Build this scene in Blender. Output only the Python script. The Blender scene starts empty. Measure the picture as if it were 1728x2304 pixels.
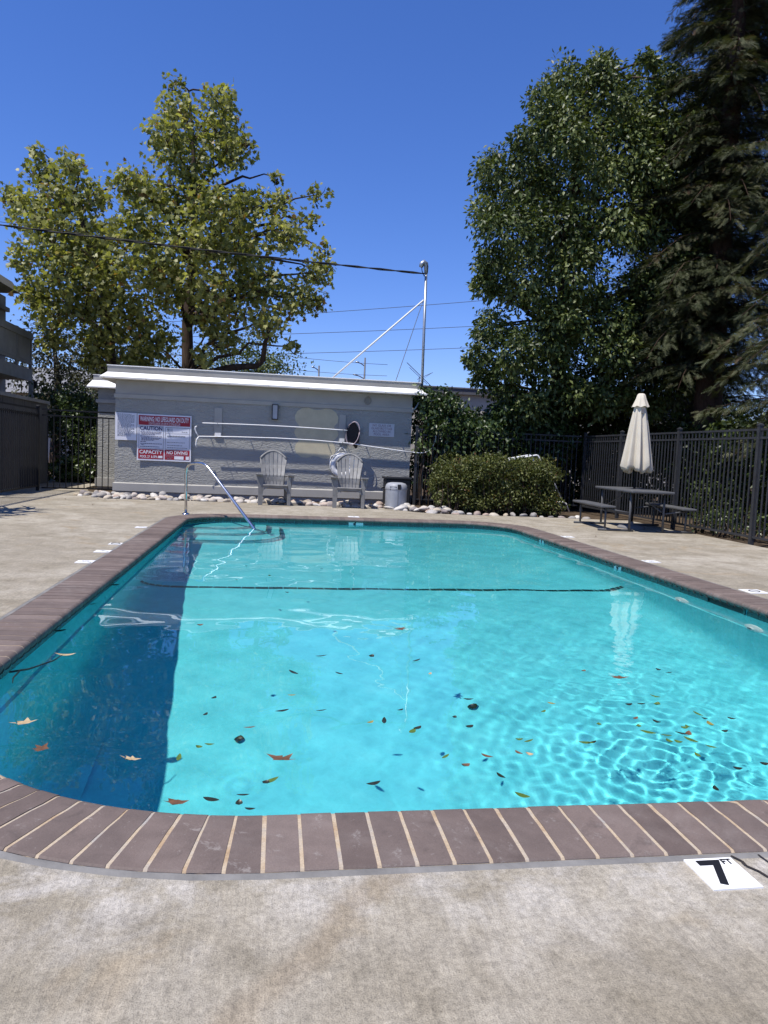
import bpy, bmesh, math, random
import numpy as np
from mathutils import Vector, Matrix

random.seed(7)
RNG = np.random.default_rng(11)
PI = math.pi
scene = bpy.context.scene
COL = scene.collection

# ------------------------------------------------------------------ camera
cam_d = bpy.data.cameras.new('camera')
cam = bpy.data.objects.new('camera', cam_d)
COL.objects.link(cam)
cam_d.sensor_fit = 'VERTICAL'
cam_d.sensor_height = 24.0
cam_d.lens = 17.167
cam_d.clip_start = 0.05
cam_d.clip_end = 3000
RIGHT = Vector((0.98837637, -0.14603231, 0.04226961))
UP = Vector((-0.03015860, 0.08417486, 0.99599450))
FWD = Vector((0.14900541, 0.98569222, -0.07879231))
M = Matrix((RIGHT, UP, -FWD)).transposed().to_4x4()
M.translation = Vector((0, 0, 1.17))
cam.matrix_world = M
scene.camera = cam

# ------------------------------------------------------------------ light
SUN_EL = math.radians(64.5)
SUN_PHI = math.radians(60.0)
sun_vec = Vector((-math.sin(SUN_PHI) * math.cos(SUN_EL), -math.cos(SUN_PHI) * math.cos(SUN_EL), math.sin(SUN_EL)))
world = bpy.data.worlds.new('World')
scene.world = world
world.use_nodes = True
wnt = world.node_tree
sky = wnt.nodes.new('ShaderNodeTexSky')
sky.sky_type = 'NISHITA'
sky.sun_disc = False
sky.sun_elevation = SUN_EL
sky.sun_rotation = math.radians(240)
sky.air_density = 1.0
sky.dust_density = 0.0
sky.ozone_density = 4.0
bg = wnt.nodes['Background']
hsv = wnt.nodes.new('ShaderNodeHueSaturation')
hsv.inputs['Saturation'].default_value = 1.17
wnt.links.new(sky.outputs[0], hsv.inputs['Color'])
tintn = wnt.nodes.new('ShaderNodeMix')
tintn.data_type = 'RGBA'
tintn.blend_type = 'MULTIPLY'
tintn.inputs[0].default_value = 1.0
tintn.inputs[7].default_value = (0.98, 1.0, 1.45, 1)
wnt.links.new(hsv.outputs[0], tintn.inputs[6])
wnt.links.new(tintn.outputs[2], bg.inputs[0])
bg.inputs[1].default_value = 0.095
sun_d = bpy.data.lights.new('sun', 'SUN')
sun_d.energy = 5.0
sun_d.angle = math.radians(0.5)
sun_d.color = (1.0, 0.955, 0.90)
sun_d.cycles.is_caustics_light = True
sun = bpy.data.objects.new('sun', sun_d)
COL.objects.link(sun)
sun.rotation_euler = (-sun_vec).to_track_quat('-Z', 'Y').to_euler()
sun.location = (-8, -4, 20)
vs = scene.view_settings
vs.view_transform = 'Standard'
vs.look = 'None'
vs.exposure = 0.28
vs.gamma = 1.0
cy = scene.cycles
cy.use_denoising = True
cy.caustics_refractive = True
cy.caustics_reflective = False
cy.sample_clamp_indirect = 4.0
cy.max_bounces = 10
cy.diffuse_bounces = 6
cy.glossy_bounces = 3
cy.transmission_bounces = 6
cy.transparent_max_bounces = 12
cy.blur_glossy = 0.5

# ------------------------------------------------------------------ materials
class NT:
    def __init__(self, name):
        self.m = bpy.data.materials.new(name)
        self.m.use_nodes = True
        self.t = self.m.node_tree
        self.b = self.t.nodes['Principled BSDF']
        self.out = self.t.nodes['Material Output']
    def n(self, typ, **kw):
        x = self.t.nodes.new(typ)
        for k, v in kw.items():
            setattr(x, k, v)
        return x
    def l(self, a, b):
        self.t.links.new(a, b)
    def coord(self, kind='Object', scale=(1, 1, 1)):
        tc = self.n('ShaderNodeTexCoord')
        mp = self.n('ShaderNodeMapping')
        mp.inputs['Scale'].default_value = scale
        self.l(tc.outputs[kind], mp.inputs[0])
        return mp.outputs[0]
    def noise(self, vec, scale, detail=4, rough=0.55, dist=0.0):
        x = self.n('ShaderNodeTexNoise')
        x.inputs['Scale'].default_value = scale
        x.inputs['Detail'].default_value = detail
        x.inputs['Roughness'].default_value = rough
        x.inputs['Distortion'].default_value = dist
        self.l(vec, x.inputs['Vector'])
        return x.outputs['Fac']
    def ramp(self, fac, stops):
        x = self.n('ShaderNodeValToRGB')
        e = x.color_ramp.elements
        while len(e) < len(stops):
            e.new(0.5)
        for i, (p, c) in enumerate(stops):
            e[i].position = p
            e[i].color = (c, c, c, 1) if isinstance(c, (int, float)) else (*c, 1)
        self.l(fac, x.inputs[0])
        return x.outputs[0]
    def mix(self, fac, a, b, mode='MIX'):
        x = self.n('ShaderNodeMix', data_type='RGBA', blend_type=mode)
        for i, v in ((0, fac), (6, a), (7, b)):
            if isinstance(v, (int, float)):
                x.inputs[i].default_value = v
            elif isinstance(v, tuple):
                x.inputs[i].default_value = (*v, 1)
            else:
                self.l(v, x.inputs[i])
        return x.outputs[2]
    def bump(self, h, strength, dist=0.01, normal=None):
        x = self.n('ShaderNodeBump')
        x.inputs['Strength'].default_value = strength
        x.inputs['Distance'].default_value = dist
        self.l(h, x.inputs['Height'])
        if normal is not None:
            self.l(normal, x.inputs['Normal'])
        return x.outputs[0]
    def set(self, color=None, rough=None, metal=None, normal=None, spec=None):
        b = self.b
        for key, v in (('Base Color', color), ('Roughness', rough), ('Metallic', metal), ('Normal', normal), ('Specular IOR Level', spec)):
            if v is None:
                continue
            if isinstance(v, tuple):
                b.inputs[key].default_value = (*v, 1)
            elif isinstance(v, (int, float)):
                b.inputs[key].default_value = v
            else:
                self.l(v, b.inputs[key])
        return self.m

MATS = {}
def simple(name, col, rough=0.6, metal=0.0, var=0.12, scale=6.0, bump=0.0, bscale=60.0, spec=0.4):
    """paint / plastic / metal with a little dirt-like variation"""
    if name in MATS:
        return MATS[name]
    t = NT(name)
    v = t.coord('Object')
    f = t.noise(v, scale, 5, 0.6)
    lo = tuple(c * (1 - var) for c in col)
    hi = tuple(min(1, c * (1 + var)) for c in col)
    c = t.ramp(f, [(0.3, lo), (0.7, hi)])
    nrm = None
    if bump:
        nrm = t.bump(t.noise(v, bscale, 3), bump, 0.01)
    MATS[name] = t.set(c, rough, metal, nrm, spec)
    return MATS[name]

def m_concrete():
    t = NT('deck_concrete')
    v = t.coord('Object')
    big = t.noise(v, 0.55, 5, 0.6, 0.4)
    mid = t.noise(v, 2.6, 6, 0.65, 0.3)
    fine = t.noise(v, 55, 4, 0.7)
    grit = t.noise(v, 260, 2, 0.6)
    streak = t.noise(t.coord('Object', (9, 0.9, 1)), 6.0, 5, 0.7)
    base = t.ramp(mid, [(0.28, (0.225, 0.195, 0.142)), (0.5, (0.295, 0.260, 0.198)), (0.72, (0.345, 0.308, 0.242))])
    pale = t.ramp(big, [(0.45, 0.0), (0.62, 0.6)])
    pale2 = t.mix(1.0, pale, t.ramp(mid, [(0.36, 0.1), (0.58, 1.0)]), 'MULTIPLY')
    c = t.mix(pale2, base, (0.45, 0.41, 0.335))
    wet = t.ramp(t.noise(v, 0.8, 5, 0.65, 1.2), [(0.54, 0.0), (0.68, 0.4)])
    c = t.mix(wet, c, (0.205, 0.182, 0.145))
    tan = t.ramp(t.noise(v, 1.3, 4, 0.6, 1.0), [(0.58, 0.0), (0.70, 0.6)])
    c = t.mix(tan, c, (0.295, 0.225, 0.135))
    # pale lime bloom along the near coping and a tan run-off stain across it
    sx = t.n('ShaderNodeSeparateXYZ')
    wob = t.noise(v, 3.2, 5, 0.65, 0.5)
    t.l(v, sx.inputs[0])
    def mth(op, a, b):
        q = t.n('ShaderNodeMath', operation=op)
        for k, w in ((0, a), (1, b)):
            if isinstance(w, (int, float)):
                q.inputs[k].default_value = w
            else:
                t.l(w, q.inputs[k])
        return q.outputs[0]
    near = mth('ADD', sx.outputs[1], mth('MULTIPLY', mth('SUBTRACT', wob, 0.5), 0.9))
    mr = t.n('ShaderNodeMapRange')
    t.l(near, mr.inputs[0])
    mr.inputs[1].default_value = 1.50
    mr.inputs[2].default_value = 1.95
    lime = mth('MULTIPLY', mr.outputs[0], t.ramp(t.noise(v, 4.5, 5, 0.7, 0.4), [(0.42, 0.0), (0.60, 0.55)]))
    mr2 = t.n('ShaderNodeMapRange')
    t.l(sx.outputs[1], mr2.inputs[0])
    mr2.inputs[1].default_value = 2.6
    mr2.inputs[2].default_value = 2.2
    lime = mth('MULTIPLY', lime, mr2.outputs[0])
    c = t.mix(lime, c, (0.52, 0.49, 0.445))
    # distance to the line through (0.35,1.92) and (-0.05,1.42)
    dl = mth('ADD', mth('MULTIPLY', mth('SUBTRACT', sx.outputs[0], 0.35), 0.781), mth('MULTIPLY', mth('SUBTRACT', sx.outputs[1], 1.92), -0.625))
    dl = mth('ABSOLUTE', mth('ADD', dl, mth('MULTIPLY', mth('SUBTRACT', wob, 0.5), 0.22)), 0)
    mr3 = t.n('ShaderNodeMapRange')
    t.l(dl, mr3.inputs[0])
    mr3.inputs[1].default_value = 0.075
    mr3.inputs[2].default_value = 0.02
    st = mth('MULTIPLY', mr3.outputs[0], 0.5)
    st = mth('MULTIPLY', st, mr2.outputs[0])
    c = t.mix(st, c, (0.27, 0.215, 0.145))
    blot = t.noise(v, 12, 5, 0.7, 0.6)
    c = t.mix(0.7, c, t.ramp(blot, [(0.3, 0.74), (0.5, 1.0), (0.72, 1.22)]), 'MULTIPLY')
    c = t.mix(0.5, c, t.ramp(streak, [(0.3, 0.72), (0.7, 1.2)]), 'MULTIPLY')
    c = t.mix(0.85, c, t.ramp(fine, [(0.28, 0.66), (0.5, 1.0), (0.72, 1.26)]), 'MULTIPLY')
    agg = t.ramp(t.noise(v, 120, 3, 0.7), [(0.64, 0.0), (0.70, 0.55)])
    c = t.mix(agg, c, (0.15, 0.13, 0.11))
    c = t.mix(0.75, c, t.ramp(grit, [(0.28, 0.55), (0.5, 1.0), (0.72, 1.25)]), 'MULTIPLY')
    n1 = t.bump(grit, 0.55, 0.004)
    n2 = t.bump(fine, 0.5, 0.01, n1)
    n3 = t.bump(streak, 0.35, 0.01, n2)
    return t.set(c, 0.9, None, n3, 0.2)

def m_brick():
    t = NT('coping_brick')
    v = t.coord('Object')
    oi = t.n('ShaderNodeObjectInfo')
    rnd = oi.outputs['Random']
    ca = t.n('ShaderNodeVectorMath', operation='ADD')
    t.l(v, ca.inputs[0])
    t.l(oi.outputs['Location'], ca.inputs[1])
    v = ca.outputs[0]
    c = t.ramp(rnd, [(0.0, (0.115, 0.086, 0.073)), (0.35, (0.138, 0.106, 0.091)), (0.7, (0.155, 0.117, 0.099)), (1.0, (0.180, 0.140, 0.120))])
    mott = t.noise(v, 9, 5, 0.6)
    c = t.mix(0.6, c, t.ramp(mott, [(0.3, 0.78), (0.7, 1.2)]), 'MULTIPLY')
    dust = t.ramp(t.noise(v, 2.2, 5, 0.7, 0.5), [(0.52, 0.0), (0.75, 0.35)])
    c = t.mix(dust, c, (0.27, 0.235, 0.21))
    scale_ = t.ramp(t.noise(v, 16, 6, 0.75, 0.4), [(0.60, 0.0), (0.68, 0.45)])
    c = t.mix(scale_, c, (0.33, 0.30, 0.27))
    dk = t.ramp(t.noise(v, 6, 5, 0.7, 0.6), [(0.30, 0.55), (0.42, 0.0)])
    c = t.mix(dk, c, (0.075, 0.058, 0.05))
    g = t.noise(v, 220, 3, 0.6)
    c = t.mix(0.5, c, t.ramp(g, [(0.3, 0.75), (0.7, 1.2)]), 'MULTIPLY')
    return t.set(c, 0.72, None, t.bump(g, 0.25, 0.004, t.bump(mott, 0.3, 0.004)), 0.35)

def m_mortar():
    t = NT('mortar')
    v = t.coord('Object')
    f = t.noise(v, 8, 4)
    g = t.noise(v, 160, 3, 0.7)
    c = t.ramp(f, [(0.3, (0.36, 0.25, 0.15)), (0.5, (0.45, 0.365, 0.26)), (0.7, (0.34, 0.315, 0.285))])
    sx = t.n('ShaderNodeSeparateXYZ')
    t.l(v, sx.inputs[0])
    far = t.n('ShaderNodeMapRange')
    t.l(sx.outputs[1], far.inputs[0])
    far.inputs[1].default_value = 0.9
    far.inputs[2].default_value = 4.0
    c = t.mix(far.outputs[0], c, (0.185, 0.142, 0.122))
    c = t.mix(0.6, c, t.ramp(g, [(0.3, 0.7), (0.7, 1.25)]), 'MULTIPLY')
    return t.set(c, 0.95, None, t.bump(g, 0.6, 0.004), 0.1)

def m_stucco(name, col):
    t = NT(name)
    v = t.coord('Object')
    big = t.noise(v, 0.8, 4, 0.6)
    c = t.ramp(big, [(0.3, tuple(x * 0.9 for x in col)), (0.7, tuple(x * 1.08 for x in col))])
    trow = t.noise(t.coord('Object', (1, 1, 2.4)), 7.0, 5, 0.62, 1.6)
    fine = t.noise(v, 70, 4, 0.65)
    n = t.bump(trow, 0.8, 0.04, t.bump(fine, 0.25, 0.006))
    c = t.mix(0.25, c, t.ramp(fine, [(0.3, 0.8), (0.7, 1.15)]), 'MULTIPLY')
    return t.set(c, 0.85, None, n, 0.25)

def m_plaster():
    t = NT('pool_plaster')
    v = t.coord('Object')
    f = t.noise(v, 3.0, 6, 0.68, 0.6)
    f2 = t.noise(v, 14, 5, 0.7, 0.8)
    c = t.ramp(f, [(0.3, (0.12, 0.615, 0.665)), (0.5, (0.148, 0.692, 0.748)), (0.72, (0.185, 0.745, 0.795))])
    c = t.mix(0.5, c, t.ramp(f2, [(0.3, 0.84), (0.65, 1.06)]), 'MULTIPLY')
    return t.set(c, 0.8, None, None, 0.2)

def m_tile(name, c0, c1):
    t = NT(name)
    oi = t.n('ShaderNodeObjectInfo')
    v = t.coord('Object')
    c = t.ramp(oi.outputs['Random'], [(0, c0), (1, c1)])
    c = t.mix(0.7, c, t.ramp(t.noise(v, 25, 5, 0.7), [(0.3, 0.55), (0.7, 1.4)]), 'MULTIPLY')
    return t.set(c, 0.25, None, None, 0.5)

def m_stone():
    t = NT('river_stone')
    oi = t.n('ShaderNodeObjectInfo')
    v = t.coord('Object')
    c = t.ramp(oi.outputs['Random'], [(0.0, (0.55, 0.51, 0.44)), (0.25, (0.50, 0.41, 0.29)), (0.45, (0.31, 0.295, 0.28)), (0.6, (0.64, 0.61, 0.55)), (0.8, (0.45, 0.34, 0.27)), (0.9, (0.20, 0.19, 0.19)), (1.0, (0.66, 0.62, 0.55))])
    c = t.mix(0.6, c, t.ramp(t.noise(v, 2.5, 5, 0.65, 0.8), [(0.3, 0.55), (0.7, 1.08)]), 'MULTIPLY')
    return t.set(c, 0.7, None, t.bump(t.noise(v, 6, 4), 0.3, 0.05), 0.3)

def m_soil():
    t = NT('soil')
    v = t.coord('Object')
    a = t.noise(v, 3, 6, 0.7)
    b = t.noise(v, 60, 4, 0.7)
    c = t.ramp(a, [(0.3, (0.055, 0.038, 0.025)), (0.7, (0.12, 0.09, 0.06))])
    c = t.mix(0.8, c, t.ramp(b, [(0.3, 0.5), (0.7, 1.6)]), 'MULTIPLY')
    return t.set(c, 0.95, None, t.bump(b, 0.8, 0.03), 0.1)

def m_leaf(name, dark, mid, light, gloss=0.35, trans=0.25, spec=0.5, accent=None):
    """leaf: per-leaf value from the point attribute 'tint'"""
    t = NT(name)
    at = t.n('ShaderNodeAttribute', attribute_name='tint')
    stops = [(0.0, dark), (0.5, mid), (0.93, light)]
    if accent:
        stops = [(0.0, dark), (0.5, mid), (0.9, light), (0.97, accent)]
    c = t.ramp(at.outputs['Fac'], stops)
    t.set(c, gloss, None, None, spec)
    tr = t.n('ShaderNodeBsdfTranslucent')
    tc = t.mix(1.0, c, (1.25, 1.3, 0.55), 'MULTIPLY')
    t.l(tc, tr.inputs[0])
    mx = t.n('ShaderNodeMixShader')
    mx.inputs[0].default_value = trans
    t.l(t.b.outputs[0], mx.inputs[1])
    t.l(tr.outputs[0], mx.inputs[2])
    t.l(mx.outputs[0], t.out.inputs[0])
    return t.m

def m_bark(name, a, b, sc=4):
    t = NT(name)
    v = t.coord('Object', (1, 1, 0.35))
    f = t.noise(v, sc, 6, 0.7, 0.6)
    return t.set(t.ramp(f, [(0.35, a), (0.6, b)]), 0.9, None, t.bump(f, 0.7, 0.05), 0.1)

def m_water():
    t = NT('pool_water')
    t.t.nodes.remove(t.b)
    g = t.n('ShaderNodeBsdfGlass')
    g.inputs['Color'].default_value = (0.90, 1.0, 0.985, 1)
    g.inputs['Roughness'].default_value = 0.0
    g.inputs['IOR'].default_value = 1.333
    t.l(g.outputs[0], t.out.inputs[0])
    return t.m

def m_fabric(name, col):
    t = NT(name)
    v = t.coord('Object')
    f = t.noise(v, 5, 5, 0.6)
    c = t.ramp(f, [(0.3, tuple(x * 0.9 for x in col)), (0.7, col)])
    t.set(c, 0.9, None, t.bump(t.noise(v, 300, 2), 0.2, 0.002), 0.1)
    tr = t.n('ShaderNodeBsdfTranslucent')
    t.l(c, tr.inputs[0])
    mx = t.n('ShaderNodeMixShader')
    mx.inputs[0].default_value = 0.22
    t.l(t.b.outputs[0], mx.inputs[1])
    t.l(tr.outputs[0], mx.inputs[2])
    t.l(mx.outputs[0], t.out.inputs[0])
    return t.m

CONC, BRICK, MORTAR, PLASTER, STONE, SOIL, WATER = m_concrete(), m_brick(), m_mortar(), m_plaster(), m_stone(), m_soil(), m_water()
STUCCO = m_stucco('grey_stucco', (0.36, 0.357, 0.328))
TRIM = simple('grey_trim_paint', (0.40, 0.385, 0.345), 0.75, var=0.08, scale=3, bump=0.15)
FRIEZE = simple('frieze_paint', (0.38, 0.37, 0.345), 0.8, var=0.1, scale=2, bump=0.15)
PARA = simple('parapet_paint', (0.27, 0.262, 0.24), 0.85, var=0.12, scale=2, bump=0.15)
WHITE = simple('white_paint', (0.80, 0.79, 0.76), 0.6, var=0.06, scale=3)
ROOFG = simple('roof_felt', (0.34, 0.33, 0.31), 0.9, var=0.2, scale=3, bump=0.3)
BLACKM = simple('black_iron', (0.010, 0.010, 0.011), 0.6, var=0.3, scale=9, spec=0.25)
GREYM = simple('painted_fence_iron', (0.032, 0.033, 0.036), 0.5, var=0.25, scale=6)
STEEL = simple('stainless_steel', (0.62, 0.62, 0.62), 0.16, 1.0, var=0.08)
GALV = simple('galvanised_pipe', (0.36, 0.39, 0.43), 0.42, 0.7, var=0.15)
ALU = simple('white_aluminium', (0.78, 0.78, 0.77), 0.4, var=0.06)
RESIN = simple('grey_resin', (0.20, 0.196, 0.185), 0.55, var=0.25, scale=7)
TABLEP = simple('grey_table_plastic', (0.085, 0.087, 0.09), 0.6, var=0.15, scale=8)
DARKT = m_tile('green_waterline_tile', (0.012, 0.055, 0.055), (0.030, 0.095, 0.09))
LINET = m_tile('dark_line_tile', (0.006, 0.03, 0.036), (0.012, 0.05, 0.055))
WTILE = simple('white_marker_tile', (0.82, 0.82, 0.80), 0.35, var=0.03)
INK_SHADE = simple('black_ink_and_shade', (0.012, 0.012, 0.014), 0.5, var=0.1)  # lettering, and the painted shade inside skimmer and bin openings
SIGNW = simple('white_sign_face', (0.74, 0.74, 0.78), 0.4, var=0.03)
SIGNR = simple('red_sign_face', (0.33, 0.012, 0.028), 0.4, var=0.08)
SIGNB = simple('blue_ink', (0.012, 0.016, 0.10), 0.5, var=0.1)
SIGNG = simple('grey_ink', (0.16, 0.17, 0.20), 0.5, var=0.1)

# ------------------------------------------------------------------ helpers
def link(o, parent=None):
    COL.objects.link(o)
    if parent is not None:
        o.parent = parent
    return o

def tag(o, label=None, cat=None, group=None, kind=None):
    if label: o['label'] = label
    if cat: o['category'] = cat
    if group: o['group'] = group
    if kind: o['kind'] = kind
    return o

def thing(name, loc, label, cat, group=None):
    o = bpy.data.objects.new(name, None)
    o.empty_display_size = 0.1
    o.location = loc
    link(o)
    return tag(o, label, cat, group)

def root_loc(o):
    v = Vector((0, 0, 0))
    while o is not None:
        v += o.location
        o = o.parent
    return v

class MB:
    def __init__(self):
        self.v = []
        self.f = []
    def add(self, vs, fs):
        k = len(self.v)
        self.v += [tuple(p) for p in vs]
        self.f += [tuple(i + k for i in q) for q in fs]
        return self
    def box(self, c, s, rz=0.0, tilt=None):
        hx, hy, hz = s[0] / 2, s[1] / 2, s[2] / 2
        P = [Vector((x, y, z)) for z in (-hz, hz) for x, y in ((-hx, -hy), (hx, -hy), (hx, hy), (-hx, hy))]
        if tilt is not None:
            P = [tilt @ p for p in P]
        if rz:
            R = Matrix.Rotation(rz, 3, 'Z')
            P = [R @ p for p in P]
        P = [p + Vector(c) for p in P]
        return self.add(P, [(0, 3, 2, 1), (4, 5, 6, 7), (0, 1, 5, 4), (1, 2, 6, 5), (2, 3, 7, 6), (3, 0, 4, 7)])
    def span(self, a, b):
        return self.box([(a[i] + b[i]) / 2 for i in range(3)], [abs(b[i] - a[i]) for i in range(3)])
    def tube(self, pts, rad, n=8, cap=True):
        pts = [Vector(p) for p in pts]
        if not isinstance(rad, (list, tuple)):
            rad = [rad] * len(pts)
        vs, prev = [], None
        for i, p in enumerate(pts):
            d = (pts[min(i + 1, len(pts) - 1)] - pts[max(i - 1, 0)])
            if d.length < 1e-9:
                d = Vector((0, 0, 1))
            d.normalize()
            if prev is None:
                a = Vector((1, 0, 0)) if abs(d.x) < 0.9 else Vector((0, 1, 0))
                x = d.cross(a).normalized()
            else:
                x = (prev - d * prev.dot(d)).normalized()
            prev = x
            y = d.cross(x)
            for k in range(n):
                t = 2 * PI * k / n
                vs.append(p + (x * math.cos(t) + y * math.sin(t)) * rad[i])
        fs = []
        for i in range(len(pts) - 1):
            for k in range(n):
                a, b = i * n + k, i * n + (k + 1) % n
                fs.append((a, b, b + n, a + n))
        if cap:
            fs.append(tuple(range(n - 1, -1, -1)))
            fs.append(tuple(range((len(pts) - 1) * n, len(pts) * n)))
        return self.add(vs, fs)
    def lathe(self, prof, c=(0, 0, 0), n=24, mod=None):
        vs, fs = [], []
        for i, (r, z) in enumerate(prof):
            for k in range(n):
                t = 2 * PI * k / n
                q = r * (mod(t, i) if mod else 1)
                vs.append((c[0] + q * math.cos(t), c[1] + q * math.sin(t), c[2] + z))
        for i in range(len(prof) - 1):
            for k in range(n):
                a, b = i * n + k, i * n + (k + 1) % n
                fs.append((a, b, b + n, a + n))
        return self.add(vs, fs)
    def prism(self, poly, z0, z1):
        """poly: list of (x,y) ccw"""
        n = len(poly)
        vs = [(x, y, z0) for x, y in poly] + [(x, y, z1) for x, y in poly]
        fs = [tuple(range(n - 1, -1, -1)), tuple(range(n, 2 * n))] + [(i, (i + 1) % n, (i + 1) % n + n, i + n) for i in range(n)]
        return self.add(vs, fs)
    def extrude_y(self, poly, y0, y1):
        """poly: list of (x,z)"""
        n = len(poly)
        vs = [(x, y0, z) for x, z in poly] + [(x, y1, z) for x, z in poly]
        fs = [tuple(range(n)), tuple(range(2 * n - 1, n - 1, -1))] + [(i + n, (i + 1) % n + n, (i + 1) % n, i) for i in range(n)]
        return self.add(vs, fs)
    def build(self, name, mat, parent=None, smooth=False, bevel=0.0, local=False, angle=None):
        me = bpy.data.meshes.new(name)
        off = Vector((0, 0, 0)) if (parent is None or local) else root_loc(parent)
        me.from_pydata([(p[0] - off.x, p[1] - off.y, p[2] - off.z) for p in self.v], [], self.f)
        if bevel:
            bm = bmesh.new()
            bm.from_mesh(me)
            bmesh.ops.remove_doubles(bm, verts=bm.verts, dist=1e-5)
            es = [e for e in bm.edges if len(e.link_faces) == 2 and e.calc_face_angle(0) > 0.6]
            bmesh.ops.bevel(bm, geom=es, offset=bevel, segments=2, profile=0.5, affect='EDGES', clamp_overlap=True)
            bm.to_mesh(me)
            bm.free()
        if smooth:
            for p in me.polygons:
                p.use_smooth = True
            if angle:
                me.set_sharp_from_angle(angle=math.radians(angle))
        me.materials.append(mat)
        o = bpy.data.objects.new(name, me)
        return link(o, parent)

def copy_tree(o, parent=None):
    c = o.copy()
    link(c)
    c.parent = parent
    for ch in list(o.children):
        copy_tree(ch, c)
    return c

def text_mesh(txt, size, sx=1.0, align='CENTER', bold=0.0):
    cu = bpy.data.curves.new('txt', 'FONT')
    cu.body = txt
    cu.size = size
    cu.align_x = align
    cu.align_y = 'CENTER'
    cu.offset = bold
    cu.resolution_u = 3
    o = bpy.data.objects.new('txt', cu)
    COL.objects.link(o)
    dg = bpy.context.evaluated_depsgraph_get()
    me = bpy.data.meshes.new_from_object(o.evaluated_get(dg))
    bpy.data.objects.remove(o)
    V = [(v.co.x * sx, v.co.y) for v in me.vertices]
    F = [tuple(p.vertices) for p in me.polygons]
    bpy.data.meshes.remove(me)
    return V, F

def np_mesh(name, verts, tri_or_poly_sizes, loops, mat, parent=None, tint=None, smooth=False):
    me = bpy.data.meshes.new(name)
    off = root_loc(parent) if parent is not None else Vector((0, 0, 0))
    verts = np.asarray(verts, dtype=np.float32) - np.array(off, dtype=np.float32)
    me.vertices.add(len(verts))
    me.vertices.foreach_set('co', verts.ravel())
    loops = np.asarray(loops, dtype=np.int32)
    sizes = np.asarray(tri_or_poly_sizes, dtype=np.int32)
    me.loops.add(len(loops))
    me.loops.foreach_set('vertex_index', loops)
    me.polygons.add(len(sizes))
    st = np.concatenate(([0], np.cumsum(sizes)[:-1])).astype(np.int32)
    me.polygons.foreach_set('loop_start', st)
    if tint is not None:
        a = me.attributes.new('tint', 'FLOAT', 'POINT')
        a.data.foreach_set('value', np.asarray(tint, dtype=np.float32))
    if smooth:
        me.polygons.foreach_set('use_smooth', np.ones(len(sizes), dtype=bool))
    me.update(calc_edges=True)
    me.validate()
    me.materials.append(mat)
    o = bpy.data.objects.new(name, me)
    return link(o, parent)

# leaf outlines: (x along leaf, y across, z fold), as polygons of vertex indices
LEAF_OVAL = (np.array([(0, 0, 0), (0.45, 0.26, 0.06), (1, 0, -0.04), (0.45, -0.26, 0.06)], float), [(0, 2, 1), (0, 3, 2)])
LEAF_LOBED = (np.array([(0, 0, 0), (0.10, 0.32, .05), (0.02, 0.55, .02), (0.38, 0.34, .06), (0.52, 0.58, .0), (0.66, 0.22, .05), (1.05, 0, -.08), (0.66, -0.22, .05), (0.52, -0.58, .0), (0.38, -0.34, .06), (0.02, -0.55, .02), (0.10, -0.32, .05)], float),
              [(0, 3, 1), (1, 3, 2), (0, 5, 3), (3, 5, 4), (0, 7, 5), (5, 7, 6), (0, 9, 7), (7, 9, 8), (0, 11, 9), (9, 11, 10)])
_sp = [(0, 0, 0), (1.0, 0, -0.12)]
_sf = []
for _k in range(7):
    _x = 0.06 + _k * 0.13
    _l = 0.30 * (1 - 0.55 * abs(_k - 2.2) / 4.8)
    for _s in (1, -1):
        _i = len(_sp)
        _sp += [(_x, 0, -0.12 * _x), (_x + 0.15, _s * _l, -0.05 - 0.12 * _x), (_x + 0.085, 0, -0.12 * _x)]
        _sf.append((_i, _i + 2, _i + 1) if _s > 0 else (_i, _i + 1, _i + 2))
LEAF_SPRAY = (np.array(_sp, float), _sf)

def leaf_cloud(name, pos, axis, normal, size, shape, mat, parent, tint):
    """one mesh of many leaves; pos/axis/normal (N,3), size (N,), tint (N,)"""
    S, F = shape
    N, K = len(pos), len(S)
    x = axis / (np.linalg.norm(axis, axis=1, keepdims=True) + 1e-9)
    z = normal - x * (normal * x).sum(1, keepdims=True)
    z /= np.linalg.norm(z, axis=1, keepdims=True) + 1e-9
    y = np.cross(z, x)
    V = pos[:, None, :] + size[:, None, None] * (S[None, :, 0:1] * x[:, None, :] + S[None, :, 1:2] * y[:, None, :] + S[None, :, 2:3] * z[:, None, :])
    F = np.array(F)
    loops = (np.arange(N)[:, None, None] * K + F[None]).reshape(-1)
    sizes = np.full(N * len(F), 3)
    return np_mesh(name, V.reshape(-1, 3), sizes, loops, mat, parent, np.repeat(tint, K))

def rand_dirs(n):
    v = RNG.normal(size=(n, 3))
    return v / np.linalg.norm(v, axis=1, keepdims=True)

def clump_points(clumps, dens, shell=0.55, squash=0.8, pow_=0.5, mini=20):
    """points in spheres (x,y,z,r) with twig-like bunching; returns pos, outward"""
    P, O, T = [], [], []
    for (x, y, z, r) in clumps:
        n = max(mini, int(dens * r * r))
        d = rand_dirs(n)
        rad = r * (shell + (1 - shell) * RNG.random(n) ** pow_)
        # break the ball: push radius by a lumpy function of direction
        ph = RNG.random(6) * 6.28
        lump = 1 + 0.22 * np.sin(3 * d[:, 0] + ph[0]) * np.sin(4 * d[:, 1] + ph[1]) + 0.20 * np.sin(5 * d[:, 2] + ph[2] + 3 * d[:, 0]) + 0.1 * np.sin(9 * d[:, 0] + ph[3]) * np.sin(8 * d[:, 2] + ph[4])
        p = np.array((x, y, z)) + d * (rad * lump)[:, None] * np.array((1, 1, squash))
        P.append(p)
        O.append(d)
        T.append(np.full(n, RNG.random()))
    return np.concatenate(P), np.concatenate(O), np.concatenate(T)

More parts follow.
